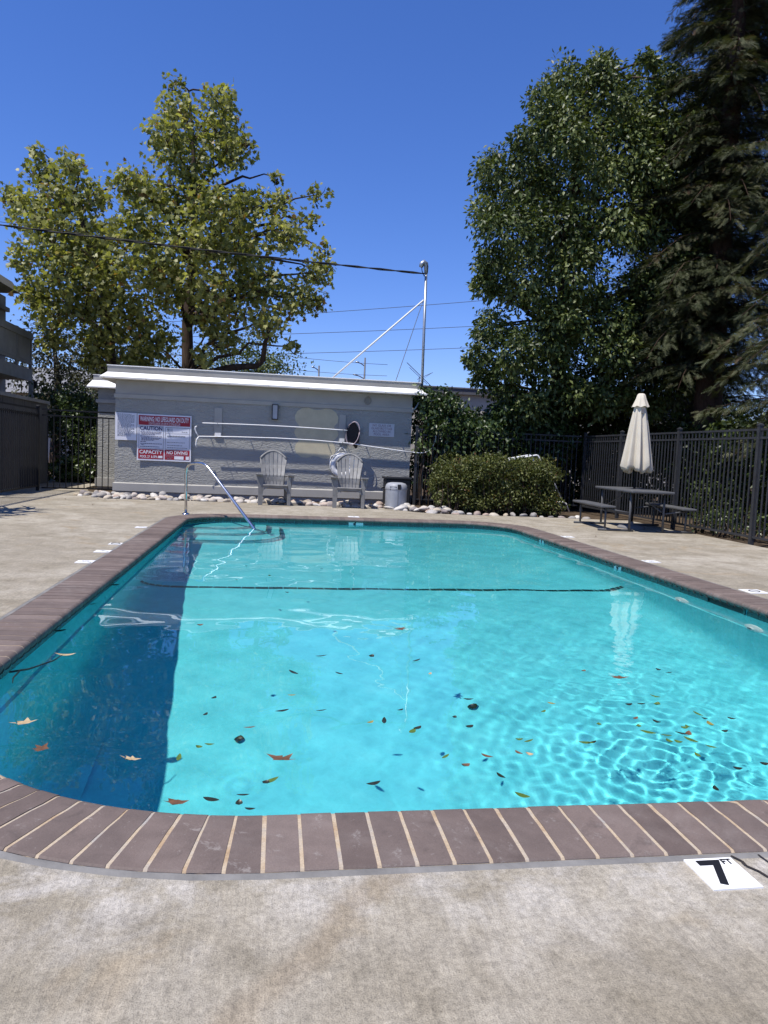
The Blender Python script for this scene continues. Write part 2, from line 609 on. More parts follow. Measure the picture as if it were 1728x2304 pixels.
# ------------------------------------------------------------------ pool outline
X0, X1, Y0, Y1 = -1.71, 4.445, 1.967, 13.15
RC = {'nl': 1.71, 'nr': 1.71, 'fr': 1.15, 'fl': 1.15}
CW = 0.34      # coping width
WO = 0.28     # wall offset from coping's outer edge
WL = -0.098    # water level
SEGS = []
def _seg():
    a = RC
    # counter-clockwise starting on the near side; ('L',p,q,normal_in) / ('A',centre,R,a0,a1)
    SEGS.append(('L', (X0 + a['nl'], Y0), (X1 - a['nr'], Y0), (0, 1)))
    SEGS.append(('A', (X1 - a['nr'], Y0 + a['nr']), a['nr'], -PI / 2, 0))
    SEGS.append(('L', (X1, Y0 + a['nr']), (X1, Y1 - a['fr']), (-1, 0)))
    SEGS.append(('A', (X1 - a['fr'], Y1 - a['fr']), a['fr'], 0, PI / 2))
    SEGS.append(('L', (X1 - a['fr'], Y1), (X0 + a['fl'], Y1), (0, -1)))
    SEGS.append(('A', (X0 + a['fl'], Y1 - a['fl']), a['fl'], PI / 2, PI))
    SEGS.append(('L', (X0, Y1 - a['fl']), (X0, Y0 + a['nl']), (1, 0)))
    SEGS.append(('A', (X0 + a['nl'], Y0 + a['nl']), a['nl'], PI, 1.5 * PI))
_seg()
def seg_len(s, o=0.0):
    if s[0] == 'L':
        return math.dist(s[1], s[2])
    return (s[2] - o) * (s[4] - s[3])
def seg_at(s, t, o):
    """point at fraction t of a segment, moved inwards by o; and its inward normal"""
    if s[0] == 'L':
        p = (s[1][0] + (s[2][0] - s[1][0]) * t, s[1][1] + (s[2][1] - s[1][1]) * t)
        n = s[3]
        return (p[0] + n[0] * o, p[1] + n[1] * o), n
    a = s[3] + (s[4] - s[3]) * t
    d = (math.cos(a), math.sin(a))
    return (s[1][0] + d[0] * (s[2] - o), s[1][1] + d[1] * (s[2] - o)), (-d[0], -d[1])
def loop_pts(o, na=14, nl=1):
    pts = []
    for s in SEGS:
        n = na if s[0] == 'A' else nl
        for i in range(n):
            pts.append(seg_at(s, i / n, o)[0])
    return pts

def sheet_with_hole(name, outer, hole, z, mat, depth=0.0, parent=None):
    bm = bmesh.new()
    def ring(pts):
        vs = [bm.verts.new((x, y, z)) for x, y in pts]
        return [bm.edges.new((vs[i], vs[(i + 1) % len(vs)])) for i in range(len(vs))]
    es = ring(outer) + (ring(hole) if hole else [])
    bmesh.ops.triangle_fill(bm, use_beauty=True, use_dissolve=False, edges=es)
    for f in bm.faces:
        if f.normal.z < 0:
            f.normal_flip()
    if depth:
        be = [e for e in bm.edges if len(e.link_faces) == 1]
        r = bmesh.ops.extrude_edge_only(bm, edges=be)
        for v in r['geom']:
            if isinstance(v, bmesh.types.BMVert):
                v.co.z = z - depth
        bmesh.ops.recalc_face_normals(bm, faces=bm.faces)
    me = bpy.data.meshes.new(name)
    bm.to_mesh(me)
    bm.free()
    me.materials.append(mat)
    return link(bpy.data.objects.new(name, me), parent)

# ------------------------------------------------------------------ ground, deck
BIG = 900
ground = sheet_with_hole('ground', [(-BIG, -BIG), (BIG, -BIG), (BIG, BIG), (-BIG, BIG)], loop_pts(0.12), -0.055, SOIL)
tag(ground, kind='structure')
DECK_EDGE = [(-14, -8), (7.38, -8), (7.38, 10.1), (7.36, 12.6), (7.36, 14.35), (6.4, 14.42), (5.6, 14.52), (4.2, 14.55), (3.3, 14.62), (2.9, 14.85), (2.62, 15.4), (2.3, 15.72), (1.2, 15.66), (0.4, 15.92), (-0.4, 16.0), (-1.8, 16.03), (-3.5, 15.95), (-3.72, 16.3), (-3.8, 17.2), (-4.35, 18.2), (-4.75, 19.6), (-4.9, 24.5), (-14, 24.5)]
deck = sheet_with_hole('pool_deck', DECK_EDGE, loop_pts(-0.035), 0.0, CONC, 0.11)
tag(deck, kind='structure')

# grey sealant strip between coping and deck
def sweep_loop(prof, name, mat, parent, na=16, smooth=True):
    """prof: list of (offset inwards, z)"""
    m = MB()
    base = []
    for s in SEGS:
        n = na if s[0] == 'A' else 1
        for i in range(n):
            base.append((s, i / n))
    n = len(base)
    for s, t in base:
        for o, z in prof:
            p, _ = seg_at(s, t, o)
            m.v.append((p[0], p[1], z))
    k = len(prof)
    for i in range(n):
        j = (i + 1) % n
        for q in range(k - 1):
            m.f.append((i * k + q, j * k + q, j * k + q + 1, i * k + q + 1))
    return m.build(name, mat, parent, smooth=smooth, angle=35)

coping = thing('pool_coping', (1.37, Y0, 0), 'brown bullnose brick coping with pale mortar joints round the pool', 'coping')
SEAL = simple('grey_sealant', (0.185, 0.178, 0.165), 0.9, var=0.3, scale=5, bump=0.4, bscale=30)
sweep_loop([(-0.042, -0.06), (-0.038, -0.002), (-0.02, 0.003), (-0.004, 0.0), (0.004, -0.03)], 'sealant_joint', SEAL, coping)
def cope_profile(lift, inset=0.0):
    pr = [(0.0 + inset, -0.045), (0.0 + inset, 0.004 + lift - 0.004), (0.006 + inset, 0.006 + lift)]
    pr += [(0.20, 0.006 + lift), (CW - 0.085, 0.003 + lift)]
    R = 0.031
    for k in range(6):
        a = PI / 2 - k * (PI * 0.95) / 5
        pr.append((CW - R + (R + lift) * math.cos(a) - inset * 0.5, -0.027 + (R + lift) * math.sin(a)))
    pr.append((WO - 0.03, -0.062))
    return pr
sweep_loop([(o, z) for o, z in cope_profile(-0.0018)], 'mortar_bed', MORTAR, coping)
PR = cope_profile(0.0)
PR_IN = [PR[i] for i in (1, 2, 3, 4, 5, 6, 7, 8, 9, 10)]
def brick_mesh(s, t0, t1, org, nrm, nsub):
    """one coping brick between fractions t0..t1, in coordinates local to org"""
    m = MB()
    k = len(PR_IN)
    for i in range(nsub + 1):
        t = t0 + (t1 - t0) * i / nsub
        for o, z in PR_IN:
            p, _ = seg_at(s, t, o)
            m.v.append((p[0] - org[0], p[1] - org[1], z))
    for i in range(nsub):
        for q in range(k - 1):
            m.f.append((i * k + q, (i + 1) * k + q, (i + 1) * k + q + 1, i * k + q + 1))
    low0 = len(m.v)
    for i in (0, nsub):     # end caps down into the mortar
        t = t0 if i == 0 else t1
        for o, z in PR_IN:
            p, _ = seg_at(s, t, o * 0.985 + 0.002)
            m.v.append((p[0] - org[0], p[1] - org[1], z - 0.014))
    for e, i in ((0, 0), (1, nsub)):
        for q in range(k - 1):
            a, b = i * k + q, i * k + q + 1
            c, d = low0 + e * k + q + 1, low0 + e * k + q
            m.f.append((a, b, c, d) if e == 0 else (d, c, b, a))
    me = bpy.data.meshes.new('brick')
    me.from_pydata(m.v, [], m.f)
    for p in me.polygons:
        p.use_smooth = len(p.vertices) == 4
    me.set_sharp_from_angle(angle=math.radians(40))
    me.materials.append(BRICK)
    return me
PITCH = 0.1085
n_brick = 0
for s in SEGS:
    L = seg_len(s)
    n = max(1, round(L / PITCH))
    shared = None
    for i in range(n):
        gap = 0.0062 / L
        t0, t1 = i / n + gap, (i + 1) / n - gap
        (ox, oy), nv = seg_at(s, (i + 0.5) / n, 0)
        ang = math.atan2(nv[1], nv[0])
        if shared is None:
            me = brick_mesh(s, t0, t1, (ox, oy), nv, 1 if s[0] == 'L' else 2)
            R = Matrix.Rotation(-ang, 4, 'Z')
            me.transform(R)
            shared = me
        b = bpy.data.objects.new('brick', shared)
        b.location = (ox - coping.location.x, oy - coping.location.y, random.uniform(-0.0012, 0.0012))
        b.rotation_euler = (random.uniform(-0.004, 0.004), random.uniform(-0.004, 0.004), ang + random.uniform(-0.006, 0.006))
        link(b, coping)
        n_brick += 1

# ------------------------------------------------------------------ pool basin
def floor_z(y):
    if y >= 8.1:
        return -(1.36 - (y - 8.1) * 0.085)
    if y >= 4.6:
        return -(1.36 + (8.1 - y) * (0.72 / 3.5))
    return -2.08
def basin():
    m = MB()
    base = []
    for s in SEGS:
        n = 16 if s[0] == 'A' else 12
        for i in range(n):
            base.append((s, i / n))
    n = len(base)
    RF = 0.32
    ks = 7
    for s, t in base:
        p, _ = seg_at(s, t, WO)
        prof = [(WO, -0.02), (WO, -0.66), (WO + 0.022, -0.672)]
        zf = floor_z(seg_at(s, t, WO + 0.35)[0][1])
        for k in range(ks + 1):
            a = k / ks * PI / 2
            prof.append((WO + 0.024 + RF * (1 - math.cos(a)), zf + RF * (1 - math.sin(a)) - 0.004 * (k / ks)))
        for o, z in prof:
            q, _ = seg_at(s, t, o)
            m.v.append((q[0], q[1], z))
    k = ks + 4
    for i in range(n):
        j = (i + 1) % n
        for q in range(k - 1):
            m.f.append((i * k + q, j * k + q, j * k + q + 1, i * k + q + 1))
    # floor strips
    ys = [Y0, 3.0, 4.0, 4.45, 4.6, 4.75, 5.5, 6.5, 7.5, 7.95, 8.1, 8.25, 9, 10, 11, 12, Y1]
    b0 = len(m.v)
    for y in ys:
        m.v += [(X0 + 0.05, y, floor_z(y)), (X1 - 0.05, y, floor_z(y))]
    for i in range(len(ys) - 1):
        a = b0 + 2 * i
        m.f.append((a, a + 1, a + 3, a + 2))
    return m.build('pool_basin', PLASTER, None, smooth=True, angle=50)
pool = basin()
tag(pool, kind='structure')
pool.cycles.is_caustics_receiver = True
def recv(o):
    o.cycles.is_caustics_receiver = True
    return o

# steps in the far left corner, each with a dark tile nosing
def rounded_step(xr, yf, rad, z0, z1, nm):
    pts = [(X0 + 0.2, yf)]
    for k in range(9):
        a = -PI / 2 + k / 8 * PI / 2
        pts.append((xr - rad + rad * math.cos(a), yf + rad + rad * math.sin(a)))
    pts += [(xr, Y1 - 0.2), (X0 + 0.2, Y1 - 0.2)]
    # bow the front edge outwards a little
    st = recv(MB().prism(pts, z0, z1).build(nm, PLASTER, pool))
    nos = MB()
    edge = [(X0 + 0.35, yf)] + pts[1:11]
    for i in range(len(edge) - 1):
        (xa, ya), (xb, yb) = edge[i], edge[i + 1]
        d = Vector((xb - xa, yb - ya, 0)).normalized()
        nn = Vector((-d.y, d.x, 0))
        o1, o2 = nn * 0.0, nn * 0.014
        nos.add([(xa - nn.x * .002, ya - nn.y * .002, z1 - 0.018), (xb - nn.x * .002, yb - nn.y * .002, z1 - 0.018), (xb - nn.x * .002, yb - nn.y * .002, z1 + 0.003), (xa - nn.x * .002, ya - nn.y * .002, z1 + 0.003), (xb + o2.x, yb + o2.y, z1 + 0.003), (xa + o2.x, ya + o2.y, z1 + 0.003)],
                [(0, 1, 2, 3), (3, 2, 4, 5)])
    recv(nos.build('nosing_tile', LINET, st))
rounded_step(0.12, 10.95, 0.75, -1.3, -0.80, 'step')
rounded_step(-0.10, 11.45, 0.62, -1.3, -0.55, 'step')
rounded_step(-0.38, 11.98, 0.5, -1.3, -0.31, 'step')

# row of dark tiles across the slope break
ty = 8.1
tw = 0.152
prof = []
RF = 0.32
xl, xr = X0 + WO + 0.024, X1 - WO - 0.024
zf = floor_z(ty)
path = []
for k in range(6):
    a = (5 - k) / 5 * 1.25
    path.append((xl + RF * (1 - math.sin(a)), zf + RF * (1 - math.cos(a))))
x = xl + RF
while x < xr - RF - 0.01:
    path.append((min(x + tw, xr - RF), zf))
    x += tw
for k in range(1, 6):
    a = k / 5 * 1.25
    path.append((xr - RF + RF * math.sin(a), zf + RF * (1 - math.cos(a))))
for i in range(len(path) - 1):
    (xa, za), (xb, zb) = path[i], path[i + 1]
    if abs(xa - xb) + abs(za - zb) < 0.01:
        continue
    t = MB()
    g = 0.004
    xa += g * (1 if xb > xa else -1); xb -= g
    t.add([(xa, ty - 0.038, za + 0.006), (xb, ty - 0.038, zb + 0.006), (xb, ty + 0.038, zb + 0.006), (xa, ty + 0.038, za + 0.006), (xa, ty - 0.038, za - 0.006), (xb, ty - 0.038, zb - 0.006)], [(0, 1, 2, 3), (4, 5, 1, 0)])
    recv(t.build('line_tile', LINET, pool))

# waterline tiles
skim_y = (5.85, 6.45)
tmesh = {}
def wl_tile(s, i, n):
    L = seg_len(s, WO)
    (px, py), nv = seg_at(s, (i + 0.5) / n, WO)
    if s[0] == 'L' and s[3] == (-1, 0) and skim_y[0] < py < skim_y[1]:
        return
    w = L / n - 0.004
    key = round(w, 4)
    if key not in tmesh:
        m = MB().box((-0.0, 0, -0.115), (0.012, w, 0.150))
        me = bpy.data.meshes.new('tile')
        me.from_pydata(m.v, [], m.f)
        me.materials.append(DARKT)
        tmesh[key] = me
    o = bpy.data.objects.new('waterline_tile', tmesh[key])
    o.location = (px, py, 0)
    o.rotation_euler = (0, 0, math.atan2(nv[1], nv[0]))
    recv(link(o, pool))
for s in SEGS:
    n = max(1, round(seg_len(s, WO) / 0.154))
    for i in range(n):
        wl_tile(s, i, n)

# skimmer in the right wall: flat black panel paints the mouth's inner shade
sk = MB()
xw = X1 - WO
sk.span((xw - 0.004, skim_y[0] + 0.02, -0.19), (xw + 0.0, skim_y[1] - 0.02, -0.035))
o = recv(sk.build('skimmer_shade_panel', INK_SHADE, pool))
fr = MB()
fr.span((xw - 0.012, skim_y[0] + 0.0, -0.19), (xw - 0.002, skim_y[0] + 0.03, -0.035))
fr.span((xw - 0.012, skim_y[1] - 0.03, -0.19), (xw - 0.002, skim_y[1] - 0.0, -0.035))
recv(fr.build('skimmer_frame', DARKT, pool))

# round white wall fittings on the right wall
for fy in (6.87, 5.72):
    m = MB()
    prof = [(0.0, 0.05), (0.045, 0.05), (0.05, 0.038), (0.085, 0.035), (0.12, 0.016), (0.122, -0.01)]
    n = 24
    for r_, h_ in prof:
        for k in range(n):
            t = 2 * PI * k / n
            m.v.append((xw - h_, fy + r_ * math.cos(t), -0.60 + r_ * math.sin(t)))
    for i in range(len(prof) - 1):
        for k in range(n):
            a, b = i * n + k, i * n + (k + 1) % n
            m.f.append((b, a, a + n, b + n))
    o = recv(m.build('wall_fitting', WTILE, pool, smooth=True, angle=40))
    m2 = MB()
    for k in range(n):
        t = 2 * PI * k / n
        m2.v.append((xw - 0.053, fy + 0.03 * math.cos(t), -0.60 + 0.03 * math.sin(t)))
    m2.f.append(tuple(range(n)))
    recv(m2.build('eyeball_nozzle', SIGNG, o))

# ------------------------------------------------------------------ water surface
def water():
    step = 0.021
    xa, xb, ya, yb = X0 + WO - 0.03, X1 - WO + 0.03, Y0 + WO - 0.03, Y1 - WO + 0.03
    nx, ny = int((xb - xa) / step), int((yb - ya) / step)
    gx, gy = np.meshgrid(np.linspace(xa, xb, nx), np.linspace(ya, yb, ny))
    z = np.zeros_like(gx)
    r = np.random.default_rng(3)
    def waves(lmin, lmax, amp, n, env=1.0):
        nonlocal z
        a = np.zeros_like(gx)
        for _ in range(n):
            lam = lmin * (lmax / lmin) ** r.random()
            th = r.random() * 2 * PI
            k = 2 * PI / lam
            wx = gx + 0.25 * lam * np.sin(1.7 * gy + r.random() * 6) + 0.12 * np.sin(2.3 * gy + 6 * r.random())
            wy = gy + 0.25 * lam * np.sin(1.9 * gx + r.random() * 6) + 0.12 * np.sin(1.6 * gx + 6 * r.random())
            a += np.sin(k * (math.cos(th) * wx + math.sin(th) * wy) + r.random() * 6.28) * lam
        a /= math.sqrt(n) * (lmin + lmax) / 2
        z = z + amp * a * env
    def blob(cx, cy_, sx, sy, p=1.0):
        return np.exp(-(((gx - cx) / sx) ** 2 + ((gy - cy_) / sy) ** 2) * p)
    busy = 1.0 * blob(2.0, 3.95, 0.85, 0.75) + 0.8 * blob(1.75, 3.0, 0.42, 0.22) + 1.0 * blob(2.0, 2.6, 0.33, 0.16)
    mid = 0.12 + 0.9 * blob(2.6, 5.2, 2.0, 1.9) + 0.5 * blob(2.4, 3.3, 1.5, 1.4) + 0.25 * blob(1.5, 9, 2.5, 2)
    waves(0.9, 2.2, 0.0012, 10)
    waves(0.35, 0.8, 0.00080, 14, 0.8 + 0.2 * mid)
    waves(0.14, 0.30, 0.00028, 20, mid)
    waves(0.07, 0.13, 0.00034, 28, busy + 0.38 * np.clip(mid - 0.25, 0, 1))
    # ring ripples from the jets
    for cx, cy_, lam, am, dec in ((2.0, 4.1, 0.11, 0.0006, 0.5), (2.0, 2.65, 0.10, 0.0005, 0.2), (-0.75, 4.2, 0.09, 0.0001, 0.15), (-0.52, 3.3, 0.12, 0.0001, 0.25)):
        d = np.sqrt((gx - cx) ** 2 + ((gy - cy_) * 1.0) ** 2)
        z += am * np.sin(2 * PI * d / lam) * np.exp(-d / dec)
    V = np.stack([gx, gy, WL + z], -1).reshape(-1, 3)
    i, j = np.meshgrid(np.arange(nx - 1), np.arange(ny - 1))
    a = (j * nx + i).ravel()
    loops = np.stack([a, a + 1, a + nx + 1, a + nx], -1).ravel()
    o = np_mesh('water', V, np.full(len(a), 4), loops, WATER, None, None, True)
    tag(o, kind='structure')
    o.cycles.is_caustics_caster = True
    return o
water()

# ------------------------------------------------------------------ pool house
WY = 17.64
HX0, HX1 = -3.655, 3.25
house = thing('pool_house', (0, 19.2, 0), 'low grey stucco pool house with white cornice behind the far end of the pool', 'building')
def block(x0, x1, yf, yb, zoff=0.0, left_end=True, right_end=True, shadow_strip=True):
    MB().span((x0, yf, -0.04), (x1, yb, 2.62 + zoff)).build('wall', STUCCO, house)
    # base moulding and band moulding on the front, returned round the ends
    def band(z0, z1, proj, nm, mat, slope=0.0):
        m = MB()
        m.add([(x0 - proj, yf - proj, z0), (x1 + proj, yf - proj, z0), (x1 + proj, yf - proj, z1), (x0 - proj, yf - proj, z1),
               (x0 - 0.0, yf - 0.0, z1 + slope), (x1 + 0.0, yf - 0.0, z1 + slope), (x0, yf, z0), (x1, yf, z0)],
              [(0, 1, 2, 3), (3, 2, 5, 4), (6, 7, 1, 0)])
        for xs, sg in ((x0, -1), (x1, 1)):
            e = xs + sg * proj
            m.add([(e, yf - proj, z0), (e, yb, z0), (e, yb, z1), (e, yf - proj, z1), (xs, yb, z1 + slope), (xs, yf, z1 + slope), (xs, yf, z0), (xs, yb, z0)],
                  [(0, 3, 2, 1) if sg < 0 else (0, 1, 2, 3), (3, 5, 4, 2) if sg < 0 else (3, 2, 4, 5), (0, 1, 7, 6)])
        return m.build(nm, mat, house)
    band(0.07, 0.245, 0.035, 'base_moulding', TRIM, 0.02)
    band(2.20 + zoff, 2.288 + zoff, 0.028, 'band_moulding', TRIM, 0.006)
    # plain frieze panel above the band, a few mm proud of the wall
    MB().span((x0 + 0.0, yf - 0.006, 2.29 + zoff), (x1 - 0.0, yf, 2.60 + zoff)).build('frieze', FRIEZE, house)
    # white sloping cornice board all round
    pf = math.tan(SUN_EL) / math.cos(SUN_PHI)
    oh, zt, zb = (2.62 - 1.36) / pf, 2.775 + zoff, 2.64 + zoff
    ex = 0.29
    m = MB()
    A = [(x0 - ex, yf - oh, zb), (x1 + ex, yf - oh, zb), (x1 + ex, yb + oh, zb), (x0 - ex, yb + oh, zb)]
    B = [(x0 - ex + 0.10, yf - 0.01, zt), (x1 + ex - 0.10, yf - 0.01, zt), (x1 + ex - 0.10, yb, zt), (x0 - ex + 0.10, yb, zt)]
    Cc = [(p[0], p[1], p[2] - 0.028) for p in A]
    D = [(x0, yf + 0.02, zb - 0.028), (x1, yf + 0.02, zb - 0.028), (x1, yb, zb - 0.028), (x0, yb, zb - 0.028)]
    fs = []
    for i in range(4):
        j = (i + 1) % 4
        fs += [(i, j, 4 + j, 4 + i), (8 + i, 8 + j, j, i), (12 + i, 12 + j, 8 + j, 8 + i)]
    m.add(A + B + Cc + D, fs)
    m.build('cornice_board', WHITE, house)
    # parapet with a thin pale cap and a flat roof
    px0, px1 = x0 - ex + 0.105, x1 + ex - 0.105
    MB().span((px0, yf + 0.0, zt - 0.03), (px1, yf + 0.10, 2.92 + zoff)).span((px0, yb - 0.1, zt - 0.03), (px1, yb, 2.92 + zoff)).span((px0, yf + 0.102, zt - 0.03), (px0 + 0.1, yb - 0.102, 2.918 + zoff)).span((px1 - 0.1, yf + 0.102, zt - 0.03), (px1, yb - 0.102, 2.918 + zoff)).build('parapet', PARA, house)
    MB().span((px0 - 0.012, yf - 0.014, 2.92 + zoff), (px1 + 0.012, yf + 0.115, 2.938 + zoff)).span((px0 - 0.012, yf + 0.116, 2.92 + zoff), (px0 + 0.11, yb, 2.937 + zoff)).span((px1 - 0.11, yf + 0.116, 2.92 + zoff), (px1 + 0.012, yb, 2.937 + zoff)).build('parapet_cap', WHITE, house)
    MB().span((px0 + 0.11, yf + 0.12, 2.76 + zoff), (px1 - 0.11, yb - 0.11, 2.88 + zoff)).build('flat_roof', ROOFG, house)
    if shadow_strip:  # thin strip added to cast the second dark band on the wall
        m = MB()
        a0, a1, b0, b1 = (2.62 - 1.22) / pf, (2.62 - 0.87) / pf, (2.62 - 0.97) / pf, (2.62 - 0.80) / pf
        za, zc = zb - 0.012, zb - 0.004
        m.add([(x0 - ex, yf - a1, za), (x1 + ex, yf - b1, za), (x1 + ex, yf - b0, za), (x0 - ex, yf - a0, za), (x0 - ex, yf - a1, zc), (x1 + ex, yf - b1, zc), (x1 + ex, yf - b0, zc), (x0 - ex, yf - a0, zc)],
              [(0, 3, 2, 1), (4, 5, 6, 7), (0, 1, 5, 4), (2, 3, 7, 6), (1, 2, 6, 5), (3, 0, 4, 7)])
        for k in range(9):
            x = x0 - 0.2 + k * (x1 - x0 + 0.4) / 8
            m.span((x - 0.012, yf - a0 - 0.03, zb - 0.010), (x + 0.012, yf - oh + 0.03, zb - 0.006))
        m.build('band_shadow_strip', WHITE, house)
block(HX0, HX1, WY, 21.2)
wing_x0 = -4.47
def wing():
    global wing_x0
    yf = 19.55
    x0, x1 = wing_x0, HX0 - 0.003
    MB().span((x0, yf, -0.04), (x1, 21.1, 2.56)).build('wing_wall', STUCCO, house)
    MB().span((x0 - 0.05, yf - 0.05, 0.05), (x1 - 0.04, 21.1, 0.26)).build('wing_base_moulding', TRIM, house)
    MB().span((x0 - 0.045, yf - 0.04, 2.16), (x1 - 0.03, 21.1, 2.25)).build('wing_band_moulding', TRIM, house)
    m = MB()
    oh, ex, zb, zt = 0.16, 0.24, 2.56, 2.72
    m.add([(x0 - ex, yf - oh, zb), (x1 - 0.03, yf - oh, zb), (x1 - 0.03, yf - 0.01, zt), (x0 - ex + 0.1, yf - 0.01, zt), (x0 - ex, 21.1, zb), (x0 - ex + 0.1, 21.1, zt),
           (x0 - ex, yf - oh, zb - 0.03), (x1 - 0.03, yf - oh, zb - 0.03), (x0 - ex, 21.1, zb - 0.03), (x1 - 0.03, 21.1, zb - 0.03)],
          [(0, 1, 2, 3), (4, 0, 3, 5), (6, 7, 1, 0), (8, 6, 0, 4), (6, 8, 9, 7)])
    m.build('wing_cornice', WHITE, house)
    MB().span((x0 - ex + 0.12, yf, 2.70), (x1 - 0.16, 20.9, 2.85)).build('wing_parapet', FRIEZE, house)
    MB().span((x0 - ex + 0.105, yf - 0.012, 2.85), (x1 - 0.16, 20.92, 2.866)).build('wing_cap', WHITE, house)
wing()
# round vent on the frieze
m = MB()
for (r0, r1, yy0, yy1) in ((0.055, 0.085, 0.02, 0.02),):
    n = 20
    pr = [(0.09, 0.0), (0.09, 0.022), (0.06, 0.026), (0.055, 0.008), (0.0, 0.008)]
    for r_, h_ in pr:
        for k in range(n):
            t = 2 * PI * k / n
            m.v.append((2.155 + r_ * math.cos(t), WY - 0.006 - h_, 2.435 + 1.15 * r_ * math.sin(t)))
    for i in range(len(pr) - 1):
        for k in range(n):
            a, b = i * n + k, i * n + (k + 1) % n
            m.f.append((a, b, b + n, a + n))
m.build('round_vent', PARA, house, smooth=True, angle=30)
# unpainted clover-shaped patch
PATCH = simple('old_beige_paint', (0.53, 0.475, 0.33), 0.85, var=0.08, scale=5, bump=0.25)
def clover():
    x0, x1, z0, z1 = 0.43, 1.48, 1.00, 2.195
    w, h = x1 - x0, z1 - z0
    pts = []
    for cx_, cz_, rx_, rz_, a0, a1 in ((.72, .80, .27, .20, -50, 125), (.27, .80, .27, .20, 55, 230), (.24, .50, .24, .15, 125, 235), (.27, .19, .25, .19, 130, 310), (.70, .19, .25, .19, 235, 400), (.76, .50, .24, .15, -55, 55)):
        for k in range(7):
            t = math.radians(a0 + (a1 - a0) * k / 6)
            pts.append((cx_ + rx_ * math.cos(t), cz_ + rz_ * math.sin(t)))
    m = MB()
    m.add([(x0 + a * w, WY - 0.002, z0 + b * h) for a, b in pts], [tuple(range(len(pts)))])
    bm = bmesh.new()
    o = m.build('paint_patch', PATCH, house)
    bm.from_mesh(o.data)
    bmesh.ops.triangulate(bm, faces=bm.faces)
    bmesh.ops.recalc_face_normals(bm, faces=bm.faces)
    bm.to_mesh(o.data)
    bm.free()
    o['label'] = 'beige clover-shaped patch of old paint'
clover()
# drain pipe at the right end under the cornice
MB().tube([(3.42, WY + 0.1, 2.6), (3.42, WY + 0.1, 2.45), (3.36, WY + 0.1, 2.33), (3.28, WY + 0.1, 2.24)], 0.03, 8).build('downpipe', GALV, house, smooth=True)
# dome vent on roof
MB().lathe([(0.16, 0), (0.17, 0.05), (0.12, 0.1), (0.0, 0.12)], (1.05, 18.4, 2.88), 16).build('roof_vent', WHITE, house, smooth=True)

# wall light
wl = thing('wall_light', (-0.04, WY, 1.9), 'pale wall light in a thin dark frame above the first chair', 'lamp')
m = MB()
lx0, lx1, lz0, lz1 = -0.109, 0.035, 1.887, 2.21
for a, b in (((lx0, WY - 0.1, lz0), (lx0 + 0.014, WY, lz1)), ((lx1 - 0.014, WY - 0.1, lz0), (lx1, WY, lz1)), ((lx0, WY - 0.1, lz1), (lx1, WY, lz1 + 0.014)), ((lx0, WY - 0.1, lz0 - 0.014), (lx1, WY, lz0))):
    m.span(a, b)
m.build('frame', BLACKM, wl)
MB().span((lx0 + 0.015, WY - 0.085, lz0 + 0.001), (lx1 - 0.015, WY - 0.001, lz1 - 0.001)).build('diffuser', simple('lamp_glass', (0.42, 0.42, 0.44), 0.3), wl)

# pole racks
def rack(x0, x1, z0, z1, label):
    t = thing('pole_rack', ((x0 + x1) / 2, WY, z0), label, 'rack')
    MB().span((x0, WY - 0.03, z0), (x1, WY, z1)).build('board', TRIM, t)
    zc = (z0 + z1) / 2
    mm = MB().span((x0 + 0.02, WY - 0.04, z0 + 0.02), (x1 - 0.02, WY - 0.031, z0 + 0.10))
    mm.build('hook_plate', WHITE, t)
    for zz in (1.70, 1.392):
        MB().tube([(0.5 * (x0 + x1), WY - 0.03, zz - 0.035), (0.5 * (x0 + x1), WY - 0.25, zz - 0.028), (0.5 * (x0 + x1), WY - 0.275, zz + 0.02)], 0.007, 6).build('hook', GALV, t)
rack(1.49, 1.645, 1.40, 2.065, 'grey pole rack board on the wall beside the black net')
rack(-1.43, -1.255, 1.40, 2.075, 'grey pole rack board on the wall right of the red sign')

# signs ---------------------------------------------------------------
def sign_layer(m, V, F, cx, cz, y, bow):
    m.add([(cx + a, y + bow(cx + a), cz + b) for a, b in V], F)
def rect_grid(x0, x1, z0, z1, y, bow, n=14):
    V, F = [], []
    for i in range(n + 1):
        x = x0 + (x1 - x0) * i / n
        V += [(x, y + bow(x), z0), (x, y + bow(x), z1)]
    for i in range(n):
        F.append((2 * i, 2 * i + 2, 2 * i + 3, 2 * i + 1))
    return V, F
sg = thing('warning_sign', (-2.55, WY - 0.05, 0.79), 'large red and white pool rules sign headed no lifeguard on duty', 'sign')
SX0, SX1, SZ0, SZ1 = -3.158, -1.945, 0.792, 1.858
def bow(x):
    u = (x - SX0) / (SX1 - SX0)
    return -0.045 + 0.020 * math.sin(PI * u) - 0.004 * u
YS = WY
m = MB()
V, F = rect_grid(SX0, SX1, SZ0, SZ1, YS, bow)
m.add(V, F)
Vb, Fb = rect_grid(SX0, SX1, SZ0, SZ1, YS + 0.006, bow)
m.add(Vb, [tuple(reversed(f)) for f in Fb])
for z in (SZ0, SZ1):
    n = 14
    vv = []
    for i in range(n + 1):
        x = SX0 + (SX1 - SX0) * i / n
        vv += [(x, YS + bow(x), z), (x, YS + 0.006 + bow(x), z)]
    m.add(vv, [((2 * i, 2 * i + 1, 2 * i + 3, 2 * i + 2)) for i in range(n)])
m.build('panel', SIGNW, sg)
W, Hh = SX1 - SX0, SZ1 - SZ0
def SP(u, v):
    return SX0 + u * W, SZ1 - v * Hh
def srect(u0, v0, u1, v1, mat, nm, lift=0.003):
    x0, z1 = SP(u0, v0)
    x1, z0 = SP(u1, v1)
    mm = MB()
    mm.add(*rect_grid(x0, x1, z0, z1, YS - lift, bow, 10))
    return mm.build(nm, mat, sg)
